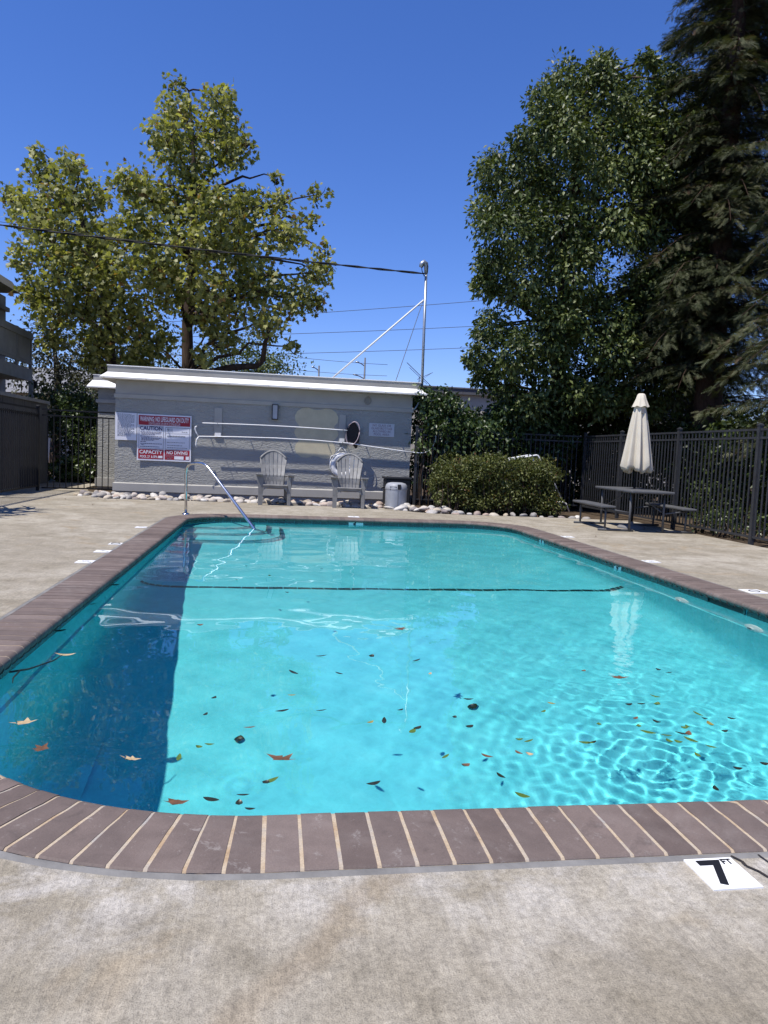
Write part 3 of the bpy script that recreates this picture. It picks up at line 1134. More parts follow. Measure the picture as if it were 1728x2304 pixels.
def stext(txt, u, v, h, width, mat, nm='lettering', lift=0.006, bold=0.006):
    """text centred at u,v; cap height h and total width as fractions"""
    V, F = text_mesh(txt, 1.0, 1.0, bold=bold)
    xs = [a for a, b in V]; zs = [b for a, b in V]
    w0, h0 = max(xs) - min(xs), max(zs) - min(zs)
    mx, mz = (max(xs) + min(xs)) / 2, (max(zs) + min(zs)) / 2
    V = [((a - mx) / w0 * width * W, (b - mz) / h0 * h * Hh) for a, b in V]
    x, z = SP(u, v)
    mm = MB()
    sign_layer(mm, V, F, x, z, YS - lift, bow)
    return mm.build(nm, mat, sg)
srect(0.025, 0.03, 0.975, 0.235, SIGNR, 'red_band')
srect(0.025, 0.755, 0.49, 0.965, SIGNR, 'red_panel')
srect(0.51, 0.755, 0.975, 0.865, SIGNR, 'red_panel')
srect(0.51, 0.872, 0.975, 0.965, SIGNR, 'red_panel')
stext('WARNING: NO LIFEGUARD ON DUTY', 0.5, 0.105, 0.105, 0.90, SIGNW, bold=0.02)
stext('CHILDREN UNDER THE AGE OF 14 SHALL NOT USE', 0.5, 0.185, 0.025, 0.58, SIGNW)
stext('POOL WITHOUT AN ADULT IN ATTENDANCE', 0.5, 0.216, 0.025, 0.58, SIGNW)
stext('CAUTION', 0.255, 0.302, 0.085, 0.41, SIGNB, bold=0.03)
stext('CAPACITY', 0.257, 0.815, 0.078, 0.42, SIGNW, bold=0.02)
stext('POOL 27', 0.15, 0.915, 0.055, 0.18, SIGNW, bold=0.02)
stext('& SPA', 0.32, 0.915, 0.055, 0.12, SIGNW, bold=0.02)
srect(0.39, 0.89, 0.47, 0.94, SIGNW, 'white_box', 0.006)
stext('NO DIVING', 0.742, 0.812, 0.072, 0.39, SIGNW, bold=0.02)
srect(0.69, 0.885, 0.865, 0.955, SIGNW, 'white_box', 0.006)
srect(0.905, 0.885, 0.965, 0.955, SIGNW, 'white_box', 0.006)
stext('911', 0.595, 0.325, 0.075, 0.095, SIGNG, bold=0.02)
for (a, b, c, d) in ((0.03, 0.255, 0.485, 0.265), (0.03, 0.735, 0.485, 0.742), (0.03, 0.266, 0.037, 0.734), (0.478, 0.266, 0.485, 0.734), (0.515, 0.265, 0.97, 0.275), (0.515, 0.735, 0.97, 0.742), (0.515, 0.276, 0.521, 0.734), (0.964, 0.276, 0.97, 0.734), (0.522, 0.395, 0.963, 0.400)):
    srect(a, b, c, d, SIGNG, 'rule_line', 0.003)
def greek(u0, u1, v, h, mat, mm):
    u = u0
    while u < u1:
        w = random.uniform(0.012, 0.04)
        x0, z1 = SP(u, v - h / 2)
        x1, z0 = SP(min(u + w, u1), v + h / 2)
        mm.add(*rect_grid(x0, x1, z0, z1, YS - 0.005, bow, 1))
        u += w + 0.008
mm = MB()
for v_, e in ((.385, .45), (.412, .43), (.437, .33), (.478, .46), (.51, .44), (.535, .40), (.56, .31), (.593, .16), (.635, .46), (.66, .13), (.70, .41)):
    greek(0.06 if v_ in (.385, .478, .593, .635, .70) else 0.08, e, v_, 0.013, SIGNB, mm)
mm.build('fine_print', SIGNB, sg)
mm = MB()
for v_, e in ((.59, .88), (.655, .84), (.705, .93), (.355, .93)):
    greek(0.82 if v_ == .355 else 0.55, e, v_, 0.012, SIGNG, mm)
greek(0.53, 0.67, 0.905, 0.015, SIGNW, mm)
greek(0.56, 0.64, 0.94, 0.015, SIGNW, mm)
mm.build('fine_print', SIGNG, sg)
# handwriting line
pts = []
for k in range(60):
    u = 0.55 + 0.34 * k / 59
    v_ = 0.455 + 0.018 * math.sin(k * 1.9) * (0.4 + 0.6 * abs(math.sin(k * 0.37)))
    x, z = SP(u, v_)
    pts.append((x, YS + bow(x) - 0.005, z))
MB().tube(pts, 0.004, 4).build('handwriting', SIGNG, sg)

sn = thing('notice_board', (-3.41, WY, 1.24), 'white text notice beside the red warning sign', 'sign')
NX0, NX1, NZ0, NZ1 = -3.645, -3.172, 1.24, 1.865
MB().span((NX0, WY - 0.04, NZ0), (NX1, WY - 0.034, NZ1)).build('panel', SIGNW, sn)
mm = MB()
random.seed(5)
z = NZ1 - 0.04
while z > NZ0 + 0.04:
    x = NX0 + 0.05
    e = NX1 - random.choice((0.05, 0.05, 0.12))
    if random.random() > 0.14:
        while x < e:
            w = random.uniform(0.015, 0.05)
            mm.add([(x, WY - 0.0425, z), (min(x + w, e), WY - 0.0425, z), (min(x + w, e), WY - 0.0425, z + 0.012), (x, WY - 0.0425, z + 0.012)], [(0, 1, 2, 3)])
            x += w + 0.01
    z -= 0.026
mm.build('fine_print', SIGNG, sn)

s3 = thing('glass_notice', (2.52, WY, 1.59), 'small white notice about glass bottles right of the black net', 'sign')
GX0, GX1, GZ0, GZ1 = 2.213, 2.832, 1.588, 1.90
MB().span((GX0, WY - 0.016, GZ0), (GX1, WY - 0.004, GZ1)).build('panel', simple('grey_white_sign', (0.55, 0.55, 0.57), 0.5, var=0.05), s3, bevel=0.003)
for i, t_ in enumerate(('NO GLASS OR', 'GLASS BOTTLES', 'ALLOWED IN', 'POOL AREA')):
    V, F = text_mesh(t_, 0.075, 0.95, bold=0.001)
    mm = MB()
    mm.add([(a + (GX0 + GX1) / 2, WY - 0.0185, b + GZ1 - 0.05 - 0.071 * i) for a, b in V], F)
    mm.build('lettering', simple('faded_red_ink', (0.27, 0.20, 0.22), 0.6), s3)

# poles on the racks ---------------------------------------------------
net = thing('leaf_net', (0, WY - 0.14, 1.7), 'long aluminium pole ending in a black leaf net bag on the wall', 'pool net')
pts = [(-1.68 + 3.35 * k / 12, WY - 0.25, 1.705 + 0.02 * math.sin(PI * k / 12) - 0.015 * k / 12) for k in range(13)]
MB().tube(pts, 0.012, 8).build('pole', ALU, net, smooth=True)
hoop = []
for k in range(21):
    t = 2 * PI * k / 20
    hoop.append((1.80 + 0.155 * math.cos(t) + 0.02 * math.sin(t), WY - 0.26 - 0.03 * math.cos(t), 1.625 + 0.275 * math.sin(t) + 0.03 * math.cos(t)))
MB().tube(hoop, 0.011, 6).build('hoop', simple('pink_grey_hoop', (0.45, 0.36, 0.38), 0.5), net, smooth=True)
bag = MB()
n, k2 = 20, 6
for i in range(k2):
    f = 1 - (i / (k2 - 0.4)) ** 2.0
    for k in range(n):
        t = 2 * PI * k / n
        w = 0.96 * f * (1 + 0.06 * math.sin(5 * t + i))
        bag.v.append((1.80 + 0.155 * w * math.cos(t) + 0.02 * i, WY - 0.26 + 0.022 * i, 1.625 - 0.012 * i * i + 0.275 * w * math.sin(t)))
for i in range(k2 - 1):
    for k in range(n):
        a, b = i * n + k, i * n + (k + 1) % n
        bag.f.append((a, b, b + n, a + n))
bag.build('net_bag', simple('black_netting', (0.03, 0.026, 0.028), 0.8, var=0.3, scale=40), net, smooth=True)

hook = thing('rescue_hook', (0, WY - 0.14, 1.39), 'bent white rescue pole with a wide curved crook past the wall corner', 'rescue hook')
pts = [(-1.75, 1.395), (-1.0, 1.42), (0.0, 1.435), (0.9, 1.425), (1.72, 1.39), (2.5, 1.31), (3.0, 1.262), (3.27, 1.242)]
MB().tube([(x, WY - 0.25, z) for x, z in pts], 0.012, 8).build('pole', ALU, hook, smooth=True)
pts = [(3.27, 1.242), (3.42, 1.234), (3.55, 1.243), (3.66, 1.29), (3.745, 1.38), (3.795, 1.50), (3.815, 1.62), (3.81, 1.71)]
MB().tube([(x, WY - 0.25, z) for x, z in pts], 0.011, 8).build('crook', ALU, hook, smooth=True)
MB().tube([(-1.75, WY - 0.25, 1.395), (-1.80, WY - 0.255, 1.32), (-1.815, WY - 0.255, 1.20), (-1.80, WY - 0.255, 1.14)], 0.014, 8).tube([(-1.75, WY - 0.25, 1.395), (-1.81, WY - 0.255, 1.47), (-1.84, WY - 0.255, 1.56), (-1.835, WY - 0.255, 1.61), (-1.80, WY - 0.255, 1.625)], 0.014, 8).build('end_hook', ALU, hook, smooth=True)

# life ring
ring = thing('life_ring', (1.6, WY - 0.1, 0.85), 'white life ring hung by its rope on the wall behind the second chair', 'life ring')
m = MB()
N1, N2 = 28, 10
for i in range(N1):
    a = 2 * PI * i / N1
    for j in range(N2):
        b = 2 * PI * j / N2
        rr = 0.235 + 0.07 * math.cos(b)
        m.v.append((1.60 + rr * math.cos(a), WY - 0.075 + 0.055 * math.sin(b), 0.86 + rr * math.sin(a)))
for i in range(N1):
    for j in range(N2):
        a, b = i * N2 + j, i * N2 + (j + 1) % N2
        c, d = ((i + 1) % N1) * N2 + (j + 1) % N2, ((i + 1) % N1) * N2 + j
        m.f.append((a, b, c, d))
m.build('ring', WHITE, ring, smooth=True)
m = MB()
m.tube([(1.36, WY - 0.13, 1.02), (1.45, WY - 0.12, 1.15), (1.54, WY - 0.1, 1.275), (1.57, WY - 0.1, 1.29), (1.60, WY - 0.1, 1.275), (1.68, WY - 0.12, 1.17), (1.78, WY - 0.13, 1.05)], 0.009, 6)
m.tube([(1.40, WY - 0.13, 1.10), (1.32, WY - 0.13, 1.07), (1.285, WY - 0.13, 0.95), (1.30, WY - 0.13, 0.80), (1.36, WY - 0.13, 0.68), (1.42, WY - 0.13, 0.62)], 0.009, 6)
m.build('rope', WHITE, ring, smooth=True)

# ------------------------------------------------------------------ service mast on the roof
mast = thing('service_mast', (3.57, 18.2, 2.6), 'tall galvanised service mast with curved cap at the right end of the roof', 'mast')
MB().tube([(3.58, 18.2, 2.45), (3.55, 18.2, 5.70)], 0.034, 10).build('pipe', GALV, mast, smooth=True)
MB().tube([(3.55, 18.2, 5.66), (3.548, 18.2, 5.82), (3.53, 18.19, 5.89), (3.48, 18.18, 5.92), (3.43, 18.17, 5.88), (3.41, 18.17, 5.80)], [0.045, 0.055, 0.062, 0.066, 0.062, 0.05], 10).build('weatherhead', GALV, mast, smooth=True)
MB().tube([(3.42, 18.17, 5.82), (3.44, 18.16, 5.70), (3.50, 18.16, 5.58), (3.53, 18.15, 5.63), (3.49, 18.15, 5.66)], 0.010, 6).build('drip_loop', BLACKM, mast, smooth=True)
MB().tube([(3.515, 18.19, 5.01), (1.24, 18.4, 2.90)], 0.020, 8).build('brace', WHITE, mast, smooth=True)
MB().tube([(3.50, 18.22, 4.97), (3.10, 19.9, 2.90)], 0.009, 6).build('guy_wire', GALV, mast, smooth=True)
cable = thing('service_cable', (3.5, 18.16, 5.64), 'thick black twisted service cable running from the roof mast to the left', 'cable')
def catenary(a, b, sag, n=40):
    a, b = Vector(a), Vector(b)
    return [a.lerp(b, k / n) + Vector((0, 0, -sag * 4 * (k / n) * (1 - k / n))) for k in range(n + 1)]
ca = catenary((3.50, 18.16, 5.645), (-13.0, 19.4, 6.66), 0.10, 60)
for ph in (0, PI):
    MB().tube([p + Vector((0, 0.018 * math.cos(k * 1.3 + ph), 0.016 * math.sin(k * 1.3 + ph))) for k, p in enumerate(ca)], 0.015, 6).build('strand', BLACKM, cable, smooth=True)
MB().tube([p + Vector((0, 0, 0.16 * (k / 42))) for k, p in enumerate(ca[18:])], 0.006, 5).build('messenger_wire', BLACKM, cable, smooth=True)

# ------------------------------------------------------------------ far things behind
WIRE = simple('wire_grey', (0.10, 0.11, 0.13), 0.6)
for i, (za, zb, lab) in enumerate(((12.34, 14.06, 'highest'), (10.72, 12.02, 'second highest'), (9.13, 10.28, 'middle'))):
    a, b = (3.93, za), (15.9, zb)
    sl = (b[1] - a[1]) / (b[0] - a[0])
    P = [(x, 60, a[1] + sl * (x - a[0]) + 0.0006 * (x - a[0]) * (x - b[0])) for x in np.linspace(-30, 50, 30)]
    o = MB().tube(P, 0.022, 5).build('overhead_wire', WIRE)
    tag(o, lab + ' of the thin grey overhead wires crossing the sky behind the mast', 'wire', 'overhead wires')
for i, (za, zb, lab) in enumerate(((8.71, 8.58, 'fourth thin wire down, faint and sagging left of the mast'), (7.68, 7.62, 'lowest faint thin wire just above the roof left of the mast'))):
    P = [(x, 61, za + (zb - za) * (x - 1.9) / 4.5 + 0.01 * (x - 1.9) * (x - 6.4) * 0.4) for x in np.linspace(-20, 9, 20)]
    o = MB().tube(P, 0.018, 5).build('overhead_wire', WIRE)
    tag(o, lab, 'wire', 'overhead wires')
def street_light(x, y, ztop, arms, label):
    t = thing('street_light', (x, y, 0), label, 'street light')
    MB().tube([(x, y, -0.05), (x, y, ztop)], [0.13, 0.08], 8).build('pole', WIRE, t, smooth=True)
    for (dx, z) in arms:
        MB().tube([(x, y, z - 0.35), (x + dx * 0.5, y, z - 0.12), (x + dx, y, z)], 0.05, 6).build('arm', WIRE, t, smooth=True)
        MB().tube([(x + dx * 0.75, y, z - 0.03), (x + dx * 1.2, y, z + 0.02)], [0.09, 0.06], 6).build('lamp_head', GALV, t, smooth=True)
street_light(3.82, 70, 9.2, ((-0.6, 9.05),), 'short far street light with one arm above the roof')
street_light(8.15, 70, 10.2, ((-0.75, 9.75), (-0.9, 8.55)), 'taller far street light with two arms beside the white brace')
an = thing('roof_antenna', (5.0, 28.0, 3.6), 'thin roof antenna with crossed arms right of the mast foot', 'antenna')
m = MB().tube([(4.87, 28, 4.70), (5.88, 28, 3.84)], 0.014, 5).tube([(4.98, 28, 4.52), (5.70, 28, 3.92)], 0.010, 5)
m.build('boom', WIRE, an)
MB().tube([(5.30, 28, 4.08), (5.90, 28, 4.38)], 0.010, 5).tube([(5.30, 28, 3.95), (5.86, 28, 4.36)], 0.006, 5).build('crossbar', WIRE, an)
MB().tube([(5.38, 28, 2.9), (5.38, 28, 4.2)], 0.016, 6).build('mast', WIRE, an)

BEIGE = simple('beige_plaster', (0.56, 0.52, 0.45), 0.85, var=0.06, scale=1.2, bump=0.1)
GTRIM = simple('dark_grey_fascia', (0.13, 0.13, 0.14), 0.6, var=0.1)
fb = thing('flat_building', (10, 31, 0), 'low beige flat-roofed building with dark fascia beyond the hedge', 'building')
MB().span((2.0, 30.0, -0.05), (18.0, 38, 3.78)).build('wall', BEIGE, fb)
MB().span((1.8, 29.85, 3.77), (18.2, 38.1, 4.02)).build('fascia', GTRIM, fb)
MB().span((1.78, 29.82, 4.0), (18.22, 38.12, 4.05)).build('roof_edge', simple('fascia_cap', (0.2, 0.2, 0.21), 0.6), fb)

# ------------------------------------------------------------------ iron fences
def fence_mesh(w, d, h, mat, nm):
    m = MB().box((0, 0, h / 2), (w, d, h))
    me = bpy.data.meshes.new(nm)
    me.from_pydata(m.v, [], m.f)
    me.materials.append(mat)
    return me
PICK_G = fence_mesh(0.018, 0.018, 1.68, GREYM, 'picket')
PICK_B = fence_mesh(0.020, 0.020, 1.66, BLACKM, 'picket')
def iron_fence(name, label, cat, p0, p1, posts, mat, pick, top=1.80, sec=1.67, bot=0.11, space=0.112, pz=0.10, end_posts=True, z_top=1.88):
    a, b = Vector((*p0, 0)), Vector((*p1, 0))
    d = (b - a)
    L = d.length
    d.normalize()
    ang = math.atan2(d.y, d.x)
    t = thing(name, a.lerp(b, 0.5), label, cat)
    for z in (top, sec, bot):
        c = a.lerp(b, 0.5)
        MB().box((c.x, c.y, z), (L - 0.02, 0.028, 0.034), ang).build('rail', mat, t)
    for s_ in posts:
        p = a + d * s_
        po = MB().box((p.x, p.y, z_top / 2 - 0.02), (0.062, 0.062, z_top), ang).build('post', mat, t)
        MB().box((p.x, p.y, z_top - 0.01), (0.078, 0.078, 0.02), ang).add([(p.x + 0.037 * i, p.y + 0.037 * j, z_top) for i, j in ((-1, -1), (1, -1), (1, 1), (-1, 1))] + [(p.x, p.y, z_top + 0.025)], [(0, 1, 4), (1, 2, 4), (2, 3, 4), (3, 0, 4)]).build('post_cap', mat, po)
    n = int(L / space)
    for i in range(1, n):
        s_ = i * L / n
        if any(abs(s_ - q) < 0.045 for q in posts):
            continue
        p = a + d * s_
        o = bpy.data.objects.new('picket', pick)
        o.location = (p.x - t.location.x, p.y - t.location.y, pz)
        o.rotation_euler = (0, 0, ang)
        link(o, t)
    return t
iron_fence('iron_fence', 'dark grey iron picket fence on the right behind the picnic table', 'fence', (7.50, 5.6), (7.44, 17.02), [0.2, 2.6, 4.93, 7.22, 9.5, 11.39], GREYM, PICK_G)
iron_fence('iron_fence', 'shaded iron picket fence behind the trimmed bush', 'fence', (3.32, 17.50), (7.40, 17.10), [0.05, 1.62], GREYM, PICK_G)
iron_fence('iron_gate', 'open black iron picket gate between fence post and pool house', 'gate', (-5.30, 17.80), (-3.74, 18.02), [], BLACKM, PICK_B, top=1.86, sec=1.73, bot=0.07, space=0.125, pz=0.07)
iron_fence('iron_fence', 'black iron picket fence with thick corner post on the left', 'fence', (-5.36, 17.74), (-5.36, 9.3), [0.0, 2.45, 4.9, 7.35], BLACKM, PICK_B, top=1.86, sec=1.73, z_top=1.93)

# ------------------------------------------------------------------ timber fence and apartment block on the left
SIDING2 = simple('grey_building_siding', (0.29, 0.285, 0.265), 0.8, var=0.15, scale=3)
SIDING = simple('charcoal_siding', (0.085, 0.083, 0.08), 0.8, var=0.15, scale=3)
SIDL = simple('grey_rail_board', (0.25, 0.245, 0.23), 0.8, var=0.15, scale=3)
GLASSD = simple('dark_window_glass', (0.02, 0.025, 0.03), 0.08, var=0.1, spec=0.6)
wf = thing('board_fence', (-6.1, 19.3, 0), 'dark vertical board fence with pale cap behind the left iron fence', 'fence')
y = 16.2
while y < 21.0:
    w = 0.145
    o = MB().box((-6.12 + random.uniform(-0.006, 0.006), y, 1.06), (0.022, w - 0.012, 2.12)).build('board', SIDING, wf)
    y += w
MB().span((-6.18, 16.1, 2.12), (-6.05, 21.05, 2.20)).build('cap_board', SIDL, wf)
MB().span((-6.16, 16.1, 0.3), (-6.135, 21.0, 0.4)).span((-6.16, 16.1, 1.7), (-6.135, 21.0, 1.8)).build('back_rail', SIDING, wf)
# end return
for k in range(6):
    MB().box((-6.2 - k * 0.146, 21.02, 1.06), (0.134, 0.022, 2.12)).build('board', SIDING, wf)

ap = thing('apartment_block', (-10, 24, 0), 'dark grey apartment block with a boarded balcony at the left edge', 'building')
MB().span((-16, 15.0, -0.05), (-8.25, 24.2, 5.45)).build('wall', SIDING2, ap)
m = MB()
m.add([(-16, 14.5, 5.45), (-7.62, 14.5, 5.45), (-7.62, 23.55, 5.45), (-16, 24.8, 5.45), (-16, 14.5, 5.75), (-7.80, 14.5, 5.75), (-7.80, 23.4, 5.75), (-16, 24.6, 5.75), (-12, 14.5, 6.6), (-12, 22.5, 6.6)],
      [(0, 3, 2, 1), (0, 1, 5, 4), (1, 2, 6, 5), (2, 3, 7, 6), (3, 0, 4, 7), (5, 6, 9, 8), (4, 8, 9, 7), (4, 5, 8), (6, 7, 9)])
m.build('roof', SIDL, ap)
MB().span((-8.24, 15, 5.0), (-8.15, 24.25, 5.12)).build('wall_band', SIDL, ap)
wi = MB().span((-8.26, 21.5, 3.1), (-8.235, 23.2, 4.9)).build('balcony_door', GLASSD, ap)
MB().span((-8.235, 21.44, 3.05), (-8.215, 21.5, 4.95)).span((-8.235, 23.2, 3.05), (-8.215, 23.26, 4.95)).build('door_frame', SIDL, wi)
bal = MB().span((-8.25, 15.5, 2.95), (-7.44, 24.0, 3.12)).build('balcony_floor', SIDING2, ap)
MB().span((-7.50, 15.5, 4.17), (-7.40, 24.03, 4.37)).build('handrail', SIDL, ap)
MB().span((-7.49, 15.5, 3.42), (-7.41, 24.0, 3.53)).build('lower_rail', SIDL, ap)
y = 15.5
while y < 23.98:
    MB().span((-7.47, y, 3.53), (-7.45, y + 0.088, 4.17)).build('baluster', SIDING2, ap)
    y += 0.10
for yy in (15.6, 18.4, 21.2, 22.75, 23.95):
    MB().span((-7.50, yy - 0.05, 2.9), (-7.425, yy + 0.05, 4.165)).build('balcony_post', SIDL, ap)
MB().span((-7.50, 15.5, 2.92), (-7.41, 24.0, 3.28)).build('rim_board', SIDING2, ap)
MB().span((-7.5, 23.9, -0.05), (-7.38, 24.02, 2.94)).build('support_post', SIDING2, ap)
o = MB().span((-7.42, 24.02, 2.72), (-7.30, 24.12, 2.95)).build('flood_light', BLACKM, ap)

hs = thing('far_house', (-11, 40, 0), 'small house with a plain grey shingle roof far behind the left shrubs', 'house')
MB().span((-18, 38, -0.05), (-8.2, 46, 3.4)).build('wall', BEIGE, hs)
m = MB()
m.add([(-18.6, 37.2, 3.35), (-7.6, 37.2, 3.35), (-7.6, 46.8, 3.35), (-18.6, 46.8, 3.35), (-18.0, 42, 5.0), (-8.9, 42, 5.0)], [(0, 1, 5, 4), (1, 2, 5), (2, 3, 4, 5), (3, 0, 4), (0, 3, 2, 1)])
m.build('roof', simple('grey_shingle', (0.20, 0.20, 0.205), 0.9, var=0.2, scale=2), hs)

# ------------------------------------------------------------------ river stones
bed = MB()
bed_pts = [(-4.3, 17.62), (-4.2, 17.2), (-3.70, 16.35), (-3.5, 15.98), (-1.8, 16.06), (0.4, 15.95), (1.2, 15.70), (2.3, 15.76), (2.9, 14.9), (3.3, 14.66), (5.6, 14.56), (6.9, 14.44), (7.3, 14.45), (7.35, 17.6)]
rb = bed.add([(x, y, -0.045) for x, y in bed_pts], [tuple(range(len(bed_pts)))]).build('rock_bed', SOIL)
tag(rb, kind='structure')
smesh = []
for k in range(6):
    bm = bmesh.new()
    bmesh.ops.create_icosphere(bm, subdivisions=2, radius=1.0)
    ph = [random.uniform(0, 6) for _ in range(6)]
    for v in bm.verts:
        c = v.co
        f = 1 + 0.16 * math.sin(2.1 * c.x + ph[0]) + 0.14 * math.sin(2.6 * c.y + ph[1] + c.x) + 0.1 * math.sin(3.4 * c.z + ph[2]) + 0.05 * math.sin(6 * c.x + ph[3])
        v.co = c * f
    me = bpy.data.meshes.new('stone')
    bm.to_mesh(me)
    bm.free()
    for p in me.polygons:
        p.use_smooth = True
    me.materials.append(STONE)
    smesh.append(me)
def stone(x, y, z, r):
    o = bpy.data.objects.new('stone', random.choice(smesh))
    o.location = (x, y, z - 0.022)
    o.scale = (r * random.uniform(0.9, 1.5), r * random.uniform(0.75, 1.1), r * random.uniform(0.5, 0.75))
    o.rotation_euler = (random.uniform(-0.3, 0.3), random.uniform(-0.3, 0.3), random.uniform(0, 6.28))
    link(o, rb)
random.seed(21)
ns = 0
def edge_y(x):
    for (xa, ya), (xb, yb) in zip(bed_pts[3:12], bed_pts[4:13]):
        if xa <= x <= xb:
            return ya + (yb - ya) * (x - xa) / (xb - xa)
    return None
x = -3.72
while x < 2.75:     # front rows, piled against the deck edge
    e = edge_y(x)
    if e is not None:
        for row in range(4):
            if row == 3 and random.random() < 0.4:
                continue
            r = random.uniform(0.055, 0.105)
            stone(x + random.uniform(-0.05, 0.05), e + 0.02 + row * 0.17 + random.uniform(-0.05, 0.06), 0.015 + 0.02 * row * random.random() + random.uniform(-0.01, 0.03), r)
            ns += 1
    x += random.uniform(0.12, 0.17)
for k in range(22):     # by the gate
    stone(random.uniform(-4.25, -3.6), random.uniform(16.2, 17.5), random.uniform(0.0, 0.05), random.uniform(0.06, 0.11)); ns += 1
for k in range(46):     # pile right of the bin
    u = random.random()
    stone(2.75 + u * 1.1 + random.uniform(-0.1, 0.1), edge_y(2.75 + u * 0.9) + random.uniform(0.0, 0.75), random.uniform(0.0, 0.08), random.uniform(0.055, 0.11)); ns += 1
x = 3.8
while x < 6.6:
    stone(x, edge_y(x) + random.uniform(0.0, 0.16), random.uniform(0.0, 0.03), random.uniform(0.05, 0.095)); ns += 1
    x += random.uniform(0.12, 0.26)
print('stones', ns, 'bricks', n_brick)

# ------------------------------------------------------------------ chairs
def chair(label, group):
    """resin garden armchair, facing -Y, origin on the ground under the seat"""
    t = thing('garden_chair', (0, 0, 0), label, 'chair', group)
    def B(m, nm, bev=0.008):
        return m.build(nm, RESIN, t, bevel=bev, local=True)
    for sx in (-1, 1):
        # front leg: broad face tapering down, slightly splayed
        m = MB()
        xo, xi = 0.335, 0.245
        m.add([(sx * xo, -0.36, 0.60), (sx * xi, -0.36, 0.60), (sx * 0.255, -0.36, 0.0), (sx * 0.325, -0.36, 0.0),
               (sx * xo, -0.27, 0.60), (sx * xi, -0.27, 0.60), (sx * 0.255, -0.30, 0.0), (sx * 0.325, -0.30, 0.0)],
              [(0, 1, 2, 3) if sx > 0 else (3, 2, 1, 0), (5, 4, 7, 6) if sx > 0 else (6, 7, 4, 5), (0, 3, 7, 4), (1, 5, 6, 2), (0, 4, 5, 1), (3, 2, 6, 7)])
        bm_fix(B(m, 'leg'))
        m = MB()
        m.add([(sx * 0.30, 0.18, 0.40), (sx * 0.23, 0.18, 0.40), (sx * 0.25, 0.34, 0.0), (sx * 0.31, 0.34, 0.0),
               (sx * 0.30, 0.29, 0.40), (sx * 0.23, 0.29, 0.40), (sx * 0.25, 0.40, 0.0), (sx * 0.31, 0.40, 0.0)],
              [(0, 1, 2, 3), (5, 4, 7, 6), (0, 3, 7, 4), (1, 5, 6, 2), (0, 4, 5, 1), (3, 2, 6, 7)])
        bm_fix(B(m, 'leg'))
        m = MB()
        m.add([(sx * 0.40, -0.42, 0.645), (sx * 0.255, -0.42, 0.645), (sx * 0.235, 0.30, 0.60), (sx * 0.36, 0.30, 0.60),
               (sx * 0.385, -0.41, 0.605), (sx * 0.255, -0.41, 0.605), (sx * 0.235, 0.30, 0.565), (sx * 0.35, 0.30, 0.565)],
              [(0, 1, 2, 3), (4, 7, 6, 5), (0, 4, 5, 1), (1, 5, 6, 2), (2, 6, 7, 3), (3, 7, 4, 0)])
        bm_fix(B(m, 'armrest', 0.012))
        # bracket under the arm, flaring out at the front
        m = MB()
        m.add([(sx * 0.385, -0.365, 0.603), (sx * 0.336, -0.365, 0.603), (sx * 0.336, -0.365, 0.40), (sx * 0.385, -0.29, 0.603), (sx * 0.336, -0.29, 0.603), (sx * 0.336, -0.29, 0.40)],
              [(0, 1, 2), (5, 4, 3), (0, 3, 4, 1), (1, 4, 5, 2), (2, 5, 3, 0)])
        bm_fix(m.build('arm_bracket', RESIN, t, local=True))
    # seat with rolled front lip
    m = MB()
    prof = [(-0.385, 0.385), (-0.395, 0.415), (-0.37, 0.43), (-0.25, 0.41), (0.0, 0.365), (0.22, 0.335), (0.22, 0.31), (0.0, 0.335), (-0.25, 0.38), (-0.36, 0.395)]
    n = len(prof)
    for xs in (-0.245, 0.245):
        m.v += [(xs, a, b) for a, b in prof]
    m.f += [tuple(range(n)), tuple(range(2 * n - 1, n - 1, -1))] + [(i, (i + 1) % n, (i + 1) % n + n, i + n) for i in range(n)]
    bm_fix(m.build('seat', RESIN, t, local=True, smooth=True, angle=40))
    # front apron with rounded lower corners
    pts = [(-0.245, 0.40), (0.245, 0.40), (0.245, 0.27), (0.225, 0.315), (0.19, 0.345), (0.14, 0.357), (-0.14, 0.357), (-0.19, 0.345), (-0.225, 0.315), (-0.245, 0.27)]
    bm_fix(MB().extrude_y([(a, b) for a, b in pts], -0.372, -0.35).build('apron', RESIN, t, local=True))
    # fan back of six slats under an arched top
    def bx(u, z):      # half-width of the back at height z
        f = (z - 0.36) / (0.97 - 0.36)
        return u * (0.205 + 0.07 * min(1, f))
    def by(z):
        return 0.20 + (z - 0.36) * 0.34
    def ztop(u):
        return 0.965 + 0.165 * math.cos(u * PI / 2) ** 0.8 if abs(u) < 1 else 0.965
    for k in range(6):
        u0, u1 = -1 + k / 3 + 0.025, -1 + (k + 1) / 3 - 0.025
        m = MB()
        zs = [0.36, 0.47, 0.60, 0.66, 0.82, 0.96]
        for z in zs:
            bulge = -0.05 * math.exp(-((z - 0.60) / 0.11) ** 2)
            for u in (u0, u1):
                c = 0.05 * (u * u)
                m.v.append((bx(u, z), by(z) + bulge - c, z))
                m.v.append((bx(u, z), by(z) + bulge - c + 0.022, z))
        for u in (u0, u1):
            z = ztop(u) - 0.03
            c = 0.05 * u * u
            m.v.append((bx(u, 0.97), by(z) - c, z))
            m.v.append((bx(u, 0.97), by(z) - c + 0.022, z))
        for i in range(len(zs)):
            a = 4 * i
            m.f += [(a, a + 2, a + 6, a + 4), (a + 1, a + 5, a + 7, a + 3), (a, a + 4, a + 5, a + 1), (a + 2, a + 3, a + 7, a + 6)]
        bm_fix(m.build('back_slat', RESIN, t, local=True))
    # arched rim along the top, and the lower cross rail
    rim = []
    for k in range(17):
        u = -1 + k / 8
        z = ztop(u)
        rim.append((bx(u, 0.97), by(z) - 0.05 * u * u + 0.008, z - 0.02))
